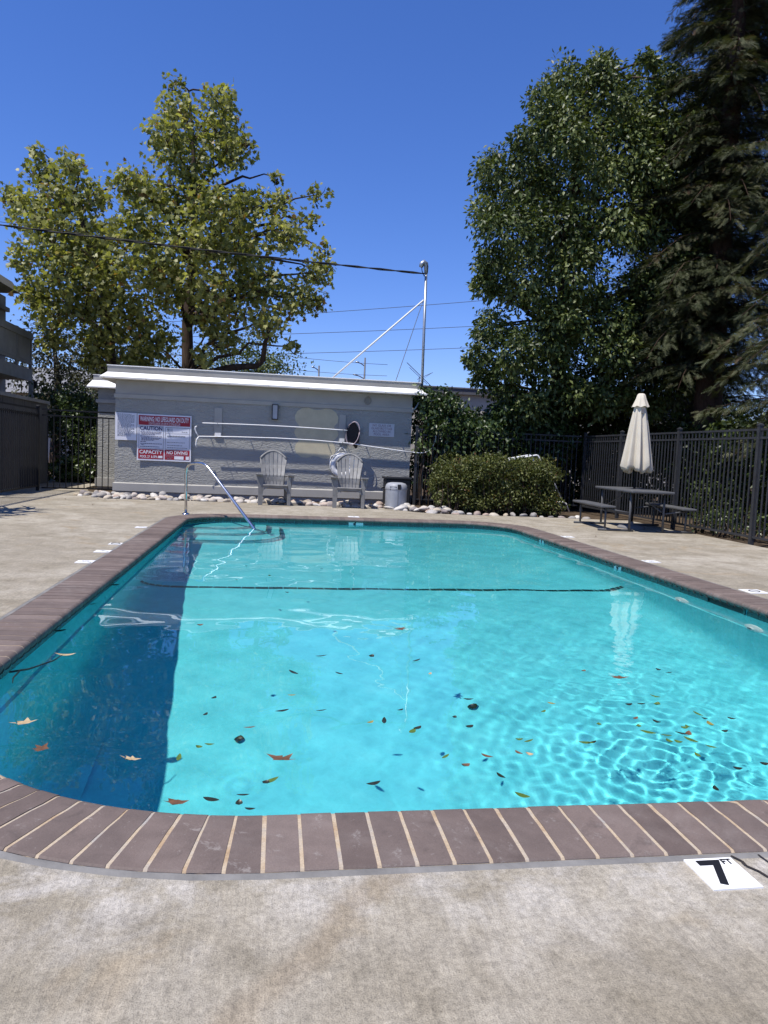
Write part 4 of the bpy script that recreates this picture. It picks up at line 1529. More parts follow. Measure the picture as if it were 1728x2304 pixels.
    MB().tube(rim, 0.027, 8).build('back_rim', RESIN, t, local=True, smooth=True)
    for u in (-1, 1):
        MB().tube([(bx(u, z), by(z) - 0.05 + 0.012, z) for z in (0.36, 0.6, 0.8, 0.97)], 0.014, 6).build('back_edge', RESIN, t, local=True, smooth=True)
    MB().box((0, 0.185, 0.365), (0.40, 0.05, 0.05)).build('back_cross_rail', RESIN, t, local=True)
    MB().box((0, 0.30, 0.60), (0.50, 0.03, 0.06)).build('arm_cross_rail', RESIN, t, local=True)
    return t
def bm_fix(o):
    bm = bmesh.new()
    bm.from_mesh(o.data)
    bmesh.ops.recalc_face_normals(bm, faces=bm.faces)
    bm.to_mesh(o.data)
    bm.free()
    return o
c1 = chair('grey resin garden chair under the wall light, left of the two', 'grey garden chairs by the wall')
c1.location = (-0.01, 15.82, 0)
c1.rotation_euler = (0, 0, math.radians(4))
c1.scale = (1.02, 1.02, 1.02)
c2 = copy_tree(c1)
c2['label'] = 'grey resin garden chair in front of the white life ring'
c2.location = (1.585, 15.65, 0)
c2.rotation_euler = (0, 0, math.radians(-5))

# ------------------------------------------------------------------ bin and black box
bn = thing('trash_bin', (2.63, 15.75, 0), 'round ribbed grey waste bin beside the second chair', 'bin')
def octo(t, i):
    return 1 + 0.018 * abs(math.sin(4 * t))
MB().lathe([(0.0, 0.0), (0.222, 0.0), (0.228, 0.02), (0.235, 0.40), (0.237, 0.41)], (2.63, 15.75, 0), 32, octo).build('body', simple('light_grey_bin', (0.33, 0.35, 0.38), 0.5, var=0.12, scale=5), bn, smooth=True, angle=40)
MB().lathe([(0.238, 0.405), (0.243, 0.42), (0.240, 0.45), (0.225, 0.51), (0.19, 0.548), (0.12, 0.565), (0.0, 0.57)], (2.63, 15.75, 0), 32, octo).build('lid', simple('grey_bin_lid', (0.30, 0.31, 0.33), 0.5, var=0.12, scale=5), bn, smooth=True, angle=50)
MB().box((2.655, 15.53, 0.475), (0.07, 0.05, 0.11)).build('lid_shade_block', INK_SHADE, bn)  # solid black block, shade of the opening given as colour
m = MB()
for z in (0.425, 0.475):
    m.box((2.53, 15.545, z), (0.15, 0.02, 0.010), math.radians(-25))
m.build('lid_shade_strip', INK_SHADE, bn)  # black strips, the slits' inner shade put into the colour
MB().box((2.632, 15.512, 0.20), (0.008, 0.01, 0.40)).build('rib', simple('bin_seam', (0.16, 0.17, 0.18), 0.6), bn)
bb = thing('black_box', (2.72, 16.4, 0), 'black plastic box standing behind the grey bin at the wall', 'box')
MB().span((2.46, 16.15, 0.03), (3.02, 16.6, 0.62)).build('tub', simple('black_plastic', (0.012, 0.012, 0.013), 0.55), bb, bevel=0.02)
MB().span((2.43, 16.12, 0.62), (3.05, 16.63, 0.665)).build('rim', simple('black_plastic', (0.012, 0.012, 0.013), 0.55), bb, bevel=0.012)
MB().tube([(2.46, 16.2, 0.45), (2.38, 16.18, 0.42), (2.37, 16.18, 0.38)], 0.015, 6).build('handle', simple('black_plastic', (0.012, 0.012, 0.013), 0.55), bb)

# ------------------------------------------------------------------ handrail
hr = thing('pool_handrail', (-1.485, 12.86, 0), 'bent stainless steel handrail leading into the pool steps', 'handrail')
hp = [(-1.485, 12.86, 0.0), (-1.49, 12.864, 0.40), (-1.495, 12.868, 0.70), (-1.487, 12.861, 0.79), (-1.455, 12.832, 0.845), (-1.40, 12.782, 0.872), (-1.28, 12.673, 0.884), (-1.20, 12.60, 0.882), (-1.145, 12.55, 0.862), (-1.09, 12.50, 0.815), (-0.69, 12.137, 0.356), (-0.311, 11.792, -0.085), (-0.13, 11.63, -0.31), (-0.10, 11.60, -0.56)]
MB().tube(hp, 0.0245, 12).build('rail', STEEL, hr, smooth=True)
MB().lathe([(0.025, 0.03), (0.05, 0.022), (0.065, 0.006), (0.066, 0.0)], (-1.485, 12.86, 0.0), 20).build('base_flange', STEEL, hr, smooth=True)

# ------------------------------------------------------------------ picnic table and parasol
TC = Vector((6.50, 12.62, 0))
TROT = math.radians(-5)
pt = thing('picnic_table', TC, 'grey folding picnic table with two attached benches on the right deck', 'table')
pt.rotation_euler = (0, 0, TROT)
def PB(m, nm, mat=TABLEP, bev=0.0, smooth=False, parent=None):
    return m.build(nm, mat, parent or pt, bevel=bev, local=True, smooth=smooth)
top = PB(MB().box((0, -0.46, 0.705), (0.76, 0.915, 0.045)), 'table_top', bev=0.015)
top2 = PB(MB().box((0, 0.46, 0.705), (0.76, 0.915, 0.045)), 'table_top', bev=0.015)
for sx in (-1, 1):
    for sy in (-1, 1):
        PB(MB().box((sx * 0.72, sy * 0.40, 0.425), (0.26, 0.79, 0.04)), 'bench_seat', bev=0.013)
    for sy in (-1, 1):
        y = sy * 0.66
        PB(MB().tube([(sx * 0.72, y, 0.40), (sx * 0.72, y, 0.03)], 0.019, 8), 'leg', smooth=True)
        PB(MB().tube([(sx * 0.30, y * 1.05, 0.68), (sx * 0.30, y * 1.05, 0.03)], 0.022, 8), 'leg', smooth=True)
        PB(MB().tube([(sx * 0.72, y, 0.385), (sx * 0.30, y * 1.05, 0.33)], 0.014, 8), 'stretcher', smooth=True)
        PB(MB().tube([(sx * 0.27, y * 1.02, 0.36), (sx * 0.12, y * 0.35, 0.56), (sx * 0.10, y * 0.12, 0.68)], 0.011, 6), 'brace', smooth=True)
        PB(MB().tube([(sx * 0.72, y * 0.95, 0.36), (sx * 0.72, y * 0.25, 0.40)], 0.010, 6), 'brace', smooth=True)
for sy in (-1, 1):
    y = sy * 0.66
    for x0, x1 in ((-0.84, -0.22), (0.22, 0.84)):
        PB(MB().tube([(x0, y, 0.022), (x1, y * 1.02, 0.022)], 0.021, 8), 'foot_bar', smooth=True)
um = thing('parasol', (6.545, 12.66, 0), 'closed cream parasol standing through the picnic table', 'umbrella')
UX, UY = 6.545, 12.66
MB().tube([(UX, UY, 0.05), (UX + 0.012, UY, 1.25), (UX + 0.02, UY, 2.4)], 0.022, 10).build('pole', BLACKM, um, smooth=True)
MB().lathe([(0.0, 0.12), (0.035, 0.12), (0.04, 0.07), (0.22, 0.045), (0.25, 0.02), (0.25, 0.0)], (UX, UY, 0), 24).build('base', simple('concrete_grey_base', (0.16, 0.16, 0.165), 0.8), um, smooth=True, angle=40)
CREAM = m_fabric('cream_canvas', (0.76, 0.69, 0.56))
def pleat(t, i):
    k = (0.02, 0.05, 0.09, 0.13, 0.17, 0.20, 0.23, 0.26, 0.26)[min(i, 8)]
    return 1 + k * math.sin(9 * t + 0.5 * i * 0.2) + k * 0.35 * math.sin(17 * t + 1.3 + 0.15 * i)
can = MB()
prof = [(0.055, 2.33), (0.085, 2.27), (0.115, 2.12), (0.145, 1.92), (0.175, 1.68), (0.20, 1.45), (0.222, 1.25), (0.235, 1.12), (0.215, 1.05), (0.15, 1.09)]
n = 108
for i, (r_, z) in enumerate(prof):
    for k in range(n):
        t = 2 * PI * k / n
        q = r_ * pleat(t, i)
        zz = z + (0.035 * math.sin(5 * t + 1) + 0.02 * math.sin(9 * t)) * (1 if i >= 7 else i / 9)
        can.v.append((UX + 0.012 + 0.03 * (2.3 - z) / 1.2 + q * math.cos(t), UY + q * math.sin(t), zz))
for i in range(len(prof) - 1):
    for k in range(n):
        a, b = i * n + k, i * n + (k + 1) % n
        can.f.append((a, b, b + n, a + n))
can.build('canopy', CREAM, um, smooth=True)
cap = MB()
prof = [(0.0, 2.47), (0.045, 2.465), (0.07, 2.44), (0.095, 2.36), (0.135, 2.26), (0.15, 2.225)]
for i, (r_, z) in enumerate(prof):
    for k in range(48):
        t = 2 * PI * k / 48
        q = r_ * (1 + 0.06 * (i / 5) * math.sin(8 * t + 1) + 0.03 * math.sin(13 * t) * i / 5)
        cap.v.append((UX + 0.02 + q * math.cos(t), UY + q * math.sin(t), z + 0.012 * math.sin(7 * t) * (i / 5)))
for i in range(len(prof) - 1):
    for k in range(48):
        a, b = i * 48 + k, i * 48 + (k + 1) % 48
        cap.f.append((a, b, b + 48, a + 48))
cap.build('top_flap', CREAM, um, smooth=True)
MB().box((UX + 0.0, UY - 0.125, 2.14), (0.05, 0.02, 0.08)).build('tie_strap', simple('grey_strap', (0.2, 0.19, 0.18), 0.8), um)

# folded lounger behind the bush
lo = thing('folded_lounger', (6.1, 15.6, 0), 'pale bent metal lounger frame half hidden behind the trimmed bush', 'lounger')
for dy in (0.0, 0.45):
    m = MB()
    m.tube([(5.05, 16.2 + dy, 1.08), (5.45, 16.2 + dy, 1.19), (5.93, 16.2 + dy, 1.29), (5.97, 16.2 + dy, 1.285), (6.07, 16.2 + dy, 1.12), (6.40, 16.2 + dy, 0.66), (6.59, 16.2 + dy, 0.33)], 0.02, 8)
    m.build('back_frame', ALU, lo, smooth=True)
    MB().tube([(6.30, 16.2 + dy, 0.215), (6.48, 16.2 + dy, 0.235), (6.68, 16.2 + dy, 0.23), (6.72, 16.2 + dy, 0.20), (6.81, 16.2 + dy, 0.02)], 0.018, 8).build('leg_frame', ALU, lo, smooth=True)
for (x, z) in ((5.2, 1.12), (6.2, 0.93), (6.5, 0.49), (6.4, 0.225)):
    MB().tube([(x, 16.2, z), (x, 16.65, z)], 0.014, 6).build('crossbar', ALU, lo, smooth=True)

# ------------------------------------------------------------------ depth markers
def flat_text(txt, cx, cy_, size, rot, z, parent, sx=1.0, bold=0.004):
    V, F = text_mesh(txt, size, sx, bold=bold)
    ca_, sa_ = math.cos(rot), math.sin(rot)
    mm = MB()
    mm.add([(cx + a * ca_ - b * sa_, cy_ + a * sa_ + b * ca_, z) for a, b in V], F)
    return mm.build('lettering', INK_SHADE, parent)
def deck_tile(cx, cy_, rot, num, label, s_=0.152, unit='FT'):
    t = thing('depth_marker', (cx, cy_, 0), label, 'marker')
    MB().box((cx, cy_, 0.001), (s_, s_, 0.008), rot).build('tile', WTILE, t)
    def off(a, b):
        return cx + a * math.cos(rot) - b * math.sin(rot), cy_ + a * math.sin(rot) + b * math.cos(rot)
    if num:
        p = off(-0.012, -0.004)
        flat_text(num, p[0], p[1], 0.165 if num == '7' else 0.085, rot, 0.0065, t, 0.9, 0.005 if num == '7' else 0.001)
        p = off(0.048, 0.052)
        flat_text(unit, p[0], p[1], 0.036, rot, 0.0065, t, 0.9, 0.001)
    else:
        MB().tube([(*off(0.05 * math.cos(k * PI / 10), 0.05 * math.sin(k * PI / 10)), 0.006) for k in range(21)], 0.004, 4).build('ring_mark', INK_SHADE, t)
    return t
deck_tile(1.315, 1.858, 0.01, '7', 'white seven foot depth tile at the near pool edge')
deck_tile(-1.83, 10.62, -PI / 2, '3', 'farthest white depth tile on the left deck edge')
deck_tile(-1.80, 8.16, -PI / 2, '4', 'white tile second nearest on the left deck edge', 0.16)
deck_tile(-1.80, 7.42, -PI / 2, '5', 'nearest white tile on the left deck edge', 0.16)
deck_tile(-1.80, 8.80, -PI / 2, '', 'white tile with a small dark mark third from near on the left deck edge', 0.14)
deck_tile(4.56, 10.85, PI / 2, '3', 'farthest white depth tile on the right deck edge', 0.17)
deck_tile(4.57, 8.28, PI / 2, '5', 'middle white depth tile on the right deck edge', 0.17)
deck_tile(4.60, 6.37, PI / 2, '', 'nearest white skimmer lid tile on the right deck edge', 0.20)
deck_tile(1.45, 13.30, PI, '3', 'white depth tile on the deck at the far pool edge', 0.2)
def wall_tile(x, y, face, txt, label):
    t = thing('waterline_marker', (x, y, -0.1), label, 'marker')
    if face == 'near':     # far wall, facing -Y
        MB().span((x - 0.13, y - 0.016, -0.17), (x + 0.13, y - 0.008, -0.025)).build('tile', WTILE, t)
        V, F = text_mesh(txt, 0.16, 1.0, bold=0.005)
        mm = MB(); mm.add([(x - 0.03 + a, y - 0.0185, -0.094 + b) for a, b in V], F); mm.build('lettering', INK_SHADE, t)
        V, F = text_mesh('FT', 0.045, 1.0, bold=0.001)
        mm = MB(); mm.add([(x + 0.085 + a, y - 0.0185, -0.055 + b) for a, b in V], F); mm.build('lettering', INK_SHADE, t)
    else:                  # right wall, facing -X ; reading from the pool
        MB().span((x - 0.016, y - 0.09, -0.17), (x - 0.008, y + 0.09, -0.025)).build('tile', WTILE, t)
        V, F = text_mesh(txt, 0.15, 1.0, bold=0.005)
        mm = MB(); mm.add([(x - 0.0185, y - a, -0.094 + b) for a, b in V], F); mm.build('lettering', INK_SHADE, t)
wall_tile(1.45, Y1 - WO, 'near', '3', 'white waterline depth tile under the far coping')
wall_tile(X1 - WO, 10.88, 'left', '3', 'far white waterline depth tile on the right pool wall')
wall_tile(X1 - WO, 8.30, 'left', '5', 'near white waterline depth tile on the right pool wall')

# crack in the deck beside the seven foot tile
m = MB()
ck = [(1.40, 1.945), (1.415, 1.915), (1.412, 1.89), (1.432, 1.86), (1.44, 1.83), (1.47, 1.80), (1.50, 1.79), (1.56, 1.76), (1.60, 1.765)]
def crack(pts, w):
    for i in range(len(pts) - 1):
        (xa, ya), (xb, yb) = pts[i], pts[i + 1]
        d = Vector((xb - xa, yb - ya, 0)).normalized()
        nn = Vector((-d.y, d.x, 0))
        wa = w * (0.6 + 0.8 * random.random())
        m.add([(xa - nn.x * wa, ya - nn.y * wa, 0.004), (xb - nn.x * w, yb - nn.y * w, 0.004), (xb + nn.x * w, yb + nn.y * w, 0.004), (xa + nn.x * wa, ya + nn.y * wa, 0.004)], [(0, 1, 2, 3)])
crack(ck, 0.0045)
crack([(1.47, 1.80), (1.485, 1.84), (1.478, 1.875), (1.495, 1.90), (1.49, 1.945)], 0.003)
m.build('crack', simple('crack_dirt', (0.03, 0.024, 0.02), 0.95, var=0.4, scale=60), deck)

# ------------------------------------------------------------------ trees
def tube_np(m, pts, rads, n=7):
    m.tube(pts, list(rads), n, cap=False)
def wiggle(a, b, k, amp, up=0.0):
    a, b = Vector(a), Vector(b)
    out = []
    for i in range(k + 1):
        t = i / k
        p = a.lerp(b, t)
        w = math.sin(PI * t)
        p += Vector((random.uniform(-amp, amp), random.uniform(-amp, amp), random.uniform(-amp, amp) * 0.5 + up)) * w
        out.append(p)
    return out

LEAF_SYC = m_leaf('sycamore_leaf', (0.080, 0.095, 0.020), (0.24, 0.245, 0.066), (0.47, 0.46, 0.19), 0.45, 0.40, 0.35, (0.22, 0.13, 0.04))
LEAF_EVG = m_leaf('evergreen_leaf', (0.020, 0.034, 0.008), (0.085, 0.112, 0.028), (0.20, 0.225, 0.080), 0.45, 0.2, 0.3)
LEAF_RED = m_leaf('redwood_needles', (0.024, 0.034, 0.015), (0.064, 0.074, 0.034), (0.125, 0.125, 0.066), 0.65, 0.12, 0.25, (0.10, 0.065, 0.04))
LEAF_IVY = m_leaf('ivy_leaf', (0.014, 0.028, 0.008), (0.045, 0.075, 0.020), (0.10, 0.135, 0.040), 0.38, 0.2, 0.45)
LEAF_BUSH = m_leaf('hedge_leaf', (0.034, 0.046, 0.010), (0.090, 0.105, 0.025), (0.165, 0.17, 0.048), 0.5, 0.2, 0.35, (0.16, 0.07, 0.03))
LEAF_SHRUB = m_leaf('shrub_leaf', (0.020, 0.036, 0.010), (0.055, 0.080, 0.022), (0.11, 0.14, 0.04), 0.4, 0.22, 0.5)
LEAF_DRY = m_leaf('olive_tree_leaf', (0.030, 0.036, 0.018), (0.065, 0.068, 0.036), (0.11, 0.105, 0.06), 0.6, 0.15, 0.3)
BARK1 = m_bark('pale_bark', (0.05, 0.042, 0.032), (0.17, 0.15, 0.115), 3)
BARK2 = m_bark('dark_bark', (0.035, 0.026, 0.02), (0.09, 0.065, 0.05), 5)
BARK3 = m_bark('redwood_bark', (0.035, 0.024, 0.018), (0.08, 0.05, 0.036), 6)

def leaf_dirs(out, hang=0.3, updir=0.6, rnd=0.7):
    n = len(out)
    nrm = out * 0.55 + np.array((0, 0, updir)) + rand_dirs(n) * rnd
    ax = rand_dirs(n) + out * 0.5 + np.array((0, 0, -hang))
    return ax, nrm

SYC = [(-3.2, 11.69, 0.4), (-3.12, 10.98, 0.74), (-1.9, 11.35, 0.67), (-1.95, 10.5, 0.94), (-3.41, 10.22, 0.81), (-2.79, 9.49, 1.21), (-1.56, 9.92, 0.74), (-1.13, 10.27, 0.34), (-7.02, 9.38, 0.3), (-6.85, 8.8, 0.67), (-6.09, 9.11, 0.54), (-7.71, 8.12, 0.47), (-7.13, 7.7, 0.94), (-6.26, 8.14, 0.87), (-5.37, 8.34, 0.61), (-4.48, 8.78, 0.67), (-3.87, 8.48, 0.81), (-6.54, 7.02, 1.01), (-7.42, 6.35, 0.61), (-5.36, 7.12, 1.14), (-4.16, 7.53, 1.01), (-2.95, 8.25, 1.01), (-2.02, 8.34, 1.01), (-1.08, 8.42, 0.81), (-0.13, 8.63, 0.54), (-0.22, 9.31, 0.24), (1.02, 8.92, 0.44), (0.85, 8.15, 0.4), (0.09, 7.71, 0.87), (1.27, 7.3, 0.4), (1.1, 6.64, 0.67), (-1.36, 7.14, 1.21), (-2.74, 7.03, 1.21), (-3.84, 6.45, 1.08), (-5.05, 6.23, 1.08), (-6.24, 6.13, 1.08), (-7.01, 5.47, 0.74), (-6.53, 4.89, 0.87), (-5.64, 5.26, 1.01), (-4.43, 5.03, 1.14), (-3.21, 5.75, 1.01), (-1.96, 5.84, 1.08), (-0.7, 6.12, 1.01), (0.47, 5.82, 0.87), (1.13, 5.74, 0.47), (-0.35, 5.06, 0.81), (0.45, 4.34, 0.3), (-1.94, 4.89, 0.81), (-1.61, 4.4, 0.61), (-3.8, 4.26, 1.01), (-5.33, 4.16, 0.81), (-6.53, 4.08, 0.54), (-4.28, 3.66, 0.74), (-2.23, 3.91, 0.47), (-5.32, 3.6, 0.61), (-1.25, 5.19, 0.47)]
syc = thing('sycamore_tree', (-2.75, 23.2, 0), 'large spreading sycamore with yellow-green lobed leaves behind the pool house', 'tree')
random.seed(3)
clumps, ends = [], []
for (x, z, r) in SYC:
    cx, cz = x + 3.0, z - 7.0
    f = max(0.0, 1 - (cx / 5.2) ** 2 - (cz / 5.0) ** 2)
    dp = 2.6 * math.sqrt(f)
    for k in range(2 if r > 0.5 else 1):
        dy = (-dp if k == 0 else dp) * random.uniform(0.35, 1.0)
        sc = (23 + dy) / 23
        p = (x * sc, 23 + dy, 1.17 + (z - 1.17) * sc, r * 0.84)
        clumps.append(p)
        ends.append(p)
m = MB()
spine = [Vector((-2.75, 23.2, -0.1)), Vector((-2.72, 23.2, 1.5)), Vector((-2.70, 23.2, 3.2)), Vector((-2.75, 23.15, 4.8)), Vector((-2.65, 23.2, 6.6)), Vector((-2.6, 23.2, 8.5)), Vector((-2.7, 23.2, 10.2)), Vector((-2.85, 23.2, 11.6))]
tube_np(m, spine, [0.24, 0.21, 0.19, 0.16, 0.13, 0.10, 0.06, 0.02], 10)
second = [Vector((-5.0, 23.6, -0.1)), Vector((-4.95, 23.6, 2.5)), Vector((-5.05, 23.5, 4.2)), Vector((-5.3, 23.4, 6.0)), Vector((-5.9, 23.3, 7.8)), Vector((-6.6, 23.3, 8.9))]
tube_np(m, second, [0.2, 0.17, 0.14, 0.11, 0.07, 0.02], 9)
m.build('trunk', BARK2, syc, smooth=True)
m = MB()
allsp = [p for p in spine[2:]] + [p for p in second[1:]]
for (x, y, z, r) in ends:
    e = Vector((x, y, z))
    cand = [p for p in allsp if p.z < z + 0.2]
    a = min(cand or allsp, key=lambda p: (p - e).length + 0.6 * max(0, p.z - z + 1.0))
    L = (e - a).length
    pts = wiggle(a, e, 6, 0.10 * L, 0.12 * L)
    r0 = min(0.09, 0.018 * L + 0.012)
    tube_np(m, pts, [r0 * (1 - 0.85 * i / 6) for i in range(7)], 6)
    for q in range(3):
        d = Vector(rand_dirs(1)[0]) * r * 0.9
        tube_np(m, wiggle(e - Vector((0, 0, 0.2)), e + d, 3, 0.06), [0.018, 0.014, 0.010, 0.004], 5)
low = [Vector((-2.70, 23.0, 3.2)), Vector((-1.4, 22.6, 3.55)), Vector((-0.62, 22.4, 3.62)), Vector((-0.45, 22.4, 3.8)), Vector((-0.40, 22.4, 4.3)), Vector((-0.2, 22.4, 5.0))]
tube_np(m, low, [0.12, 0.10, 0.085, 0.08, 0.07, 0.04], 8)
m.build('branch', BARK2, syc, smooth=True)
P, O, T = clump_points(clumps, 540, 0.25, 0.85, 0.7, 50)
ax, nm = leaf_dirs(O, 0.45, 0.55, 0.9)
sz = RNG.uniform(0.085, 0.17, len(P))
tint = np.clip(0.45 + 0.30 * (T - 0.5) + RNG.normal(0, 0.2, len(P)), 0, 0.94)
tint[RNG.random(len(P)) < 0.03] = 1.0
leaf_cloud('crown', P, ax, nm, sz, LEAF_LOBED, LEAF_SYC, syc, tint)
print('sycamore leaves', len(P))

RT = [(6.2, 9.73, 0.5), (7.04, 10.13, 0.41), (7.17, 9.62, 0.72), (5.76, 9.16, 0.5), (5.48, 8.35, 0.5), (6.27, 8.65, 0.91), (8.09, 10.34, 0.27), (8.61, 10.01, 0.54), (7.93, 9.26, 0.81), (4.68, 7.61, 0.54), (5.39, 7.46, 0.72), (6.58, 7.57, 1.0), (7.75, 8.36, 0.91), (8.27, 7.96, 0.68), (4.49, 6.72, 0.41), (5.22, 6.34, 0.86), (6.41, 6.44, 0.91), (7.62, 6.77, 0.81), (8.37, 6.61, 0.54), (4.69, 5.63, 0.45), (5.53, 5.24, 0.81), (6.72, 5.56, 0.81), (6.93, 6.03, 0.45), (4.59, 5.04, 0.32), (4.82, 4.2, 0.5), (4.53, 3.5, 0.36), (5.38, 3.65, 0.72), (6.3, 4.39, 0.81), (7.28, 4.46, 0.91), (7.83, 3.8, 0.68), (5.18, 2.95, 0.5), (6.38, 3.25, 0.91), (7.38, 3.07, 0.68), (5.94, 2.43, 0.45), (4.65, 3.01, 0.32), (6.91, 2.67, 0.5), (7.89, 2.86, 0.45), (8.9, 4.2, 0.8), (9.3, 5.6, 0.9), (8.9, 7.4, 0.8), (9.2, 3.0, 0.8), (8.9, 8.8, 0.7), (9.5, 9.4, 0.6), (8.5, 5.4, 0.8), (8.4, 4.6, 0.7), (9.6, 7.8, 0.8), (9.8, 6.6, 0.8), (9.9, 4.6, 0.8), (8.4, 3.6, 0.6), (7.6, 2.6, 0.5), (8.6, 2.6, 0.5)]
ev = thing('evergreen_tree', (7.4, 19.0, 0), 'tall dense dark green broadleaf tree behind the right part of the back fence', 'tree')
clumps = []
for (x, z, r) in RT:
    cx, cz = x - 6.9, z - 6.2
    f = max(0.0, 1 - (cx / 3.0) ** 2 - (cz / 5.2) ** 2)
    dp = 2.0 * math.sqrt(f)
    for k in range(2):
        yy = 18.0 + (-dp if k == 0 else dp * 0.6) * random.uniform(0.45, 1.0)
        # lower skirts hang further out over the fence
        sc = yy / 16.5
        rr = r * sc
        clumps.append((x * sc, yy, 1.17 + (z - 1.17) * sc, rr * 0.95))
        for q in range(3):
            d = rand_dirs(1)[0]
            clumps.append((x * sc + d[0] * rr * 0.75, yy + d[1] * rr * 0.75, 1.17 + (z - 1.17) * sc + d[2] * rr * 0.6, rr * random.uniform(0.30, 0.48)))
m = MB()
spine = [Vector((7.5, 19.0, -0.1)), Vector((7.5, 19.0, 2.0)), Vector((7.4, 19.0, 4.5)), Vector((7.45, 18.9, 7.0)), Vector((7.6, 18.9, 9.5)), Vector((7.9, 18.9, 11.0))]
tube_np(m, spine, [0.26, 0.22, 0.18, 0.13, 0.08, 0.02], 10)
m.build('trunk', BARK2, ev, smooth=True)
m = MB()
for (x, y, z, r) in clumps[::4]:
    e = Vector((x, y, z))
    a = min([p for p in spine[1:] if p.z < z + 0.5] or spine[1:2], key=lambda p: (p - e).length)
    L = (e - a).length
    tube_np(m, wiggle(a, e, 5, 0.08 * L, 0.05 * L), [0.05 * (1 - 0.85 * i / 5) + 0.006 for i in range(6)], 5)
m.build('branch', BARK2, ev, smooth=True)
P, O, T = clump_points(clumps, 1250, 0.35, 0.95, 0.8, 60)
ax, nm = leaf_dirs(O * 2.0, 0.7, 0.30, 0.6)
sz = RNG.uniform(0.085, 0.16, len(P))
tint = np.clip(0.45 + 0.5 * (T - 0.5) + RNG.normal(0, 0.18, len(P)), 0, 1)
leaf_cloud('crown', P, ax, nm, sz, LEAF_OVAL, LEAF_EVG, ev, tint)
print('evergreen leaves', len(P))

# redwoods on the right
def redwood(name, label, bx_, by_, h, rmax, seed, zlow=1.6, taper=0.45, dn=80):
    random.seed(seed)
    t = thing(name, (bx_, by_, 0), label, 'tree')
    m = MB()
    m.tube([(bx_, by_, -0.1), (bx_ + 0.05, by_, h * 0.5), (bx_, by_, h)], [0.38, 0.22, 0.02], 10, cap=False)
    m.build('trunk', BARK3, t, smooth=True)
    br = MB()
    P, A, Nn, S, T = [], [], [], [], []
    z = zlow
    while z < h * 0.98:
        nb = random.randint(3, 5)
        for k in range(nb):
            az = random.uniform(0, 2 * PI)
            f = 1 - (z / h) ** 1.6 * (1 - taper * 0.2)
            L = rmax * max(0.12, f) * random.uniform(0.7, 1.1)
            lift, droop = random.uniform(0.0, 0.7), random.uniform(0.1, 0.6)
            pts = []
            for i in range(8):
                u = i / 7
                pts.append(Vector((bx_ + math.cos(az) * L * u, by_ + math.sin(az) * L * u, z + lift * L * math.sin(u * 2.2) * 0.5 - droop * L * u * u + random.uniform(-0.03, 0.03))))
            br.tube(pts, [0.022 * (1 - 0.9 * i / 7) + 0.002 for i in range(8)], 5, cap=False)
            tb = random.random()
            side = Vector((-math.sin(az), math.cos(az), 0))
            for u_i in range(int(dn * L)):
                u = random.uniform(0.06, 1.0)
                i = min(6, int(u * 7))
                p = pts[i].lerp(pts[i + 1], u * 7 - i)
                sd = random.choice((-1, 1))
                reach = (0.25 + 0.55 * (1 - u)) * L * 0.42 * random.random()
                q = p + side * sd * reach + Vector((0, 0, -0.25 * reach + random.uniform(-0.06, 0.04)))
                d = Vector((math.cos(az), math.sin(az), 0)) * random.uniform(0.2, 1.0) + side * sd * random.uniform(0.2, 0.9) + Vector((0, 0, random.uniform(-0.9, 0.05)))
                P.append(q); A.append(d); Nn.append((random.gauss(0, 0.45), random.gauss(0, 0.45), 1)); S.append(random.uniform(0.12, 0.27)); T.append(min(1, max(0, 0.45 + 0.5 * (tb - 0.5) + random.gauss(0, 0.2))))
        z += random.uniform(0.12, 0.24)
    br.build('branch', BARK3, t, smooth=True)
    leaf_cloud('crown', np.array(P), np.array(A), np.array(Nn), np.array(S), LEAF_SPRAY, LEAF_RED, t, np.array(T))
    print(name, len(P))
redwood('redwood_tree', 'tall brownish redwood with drooping feathery sprays at the right edge', 10.45, 16.8, 19.0, 2.7, 5, 3.4, dn=120)
redwood('redwood_tree', 'added redwood beyond the right fence whose lowest boughs touch the right edge', 11.3, 12.4, 17.0, 3.3, 15, 2.3, dn=95)  # mostly out of view, added to shade the hedge behind the fence
redwood('redwood_tree', 'darker redwood standing behind the tall one, beyond the right fence', 12.4, 20.5, 21.0, 3.2, 9, 1.8, dn=40)

# ------------------------------------------------------------------ hedges, vines and shrubs
def mass(name, label, cat, loc, clumps, dens, size, mat, shape=LEAF_OVAL, stems=True, tm=0.45, group=None, hang=0.3, up=0.5, shell=0.5, squash=0.9):
    t = thing(name, loc, label, cat, group)
    P, O, T = clump_points(clumps, dens, shell, squash, 0.7, 12)
    keep = P[:, 2] > -0.03
    P, O, T = P[keep], O[keep], T[keep]
    ax, nm = leaf_dirs(O, hang, up, 0.75)
    sz = RNG.uniform(size[0], size[1], len(P))
    tint = np.clip(tm + 0.3 * (T - 0.5) + RNG.normal(0, 0.2, len(P)), 0, 1)
    leaf_cloud('foliage', P, ax, nm, sz, shape, mat, t, tint)
    if stems:
        m = MB()
        for (x, y, z, r) in clumps[::2]:
            tube_np(m, wiggle((x + random.uniform(-.1, .1), y + 0.05, -0.06), (x, y, z), 4, 0.06), [0.016, 0.014, 0.011, 0.008, 0.004], 5)
        m.build('stem', BARK2, t, smooth=True)
    return t
random.seed(17)
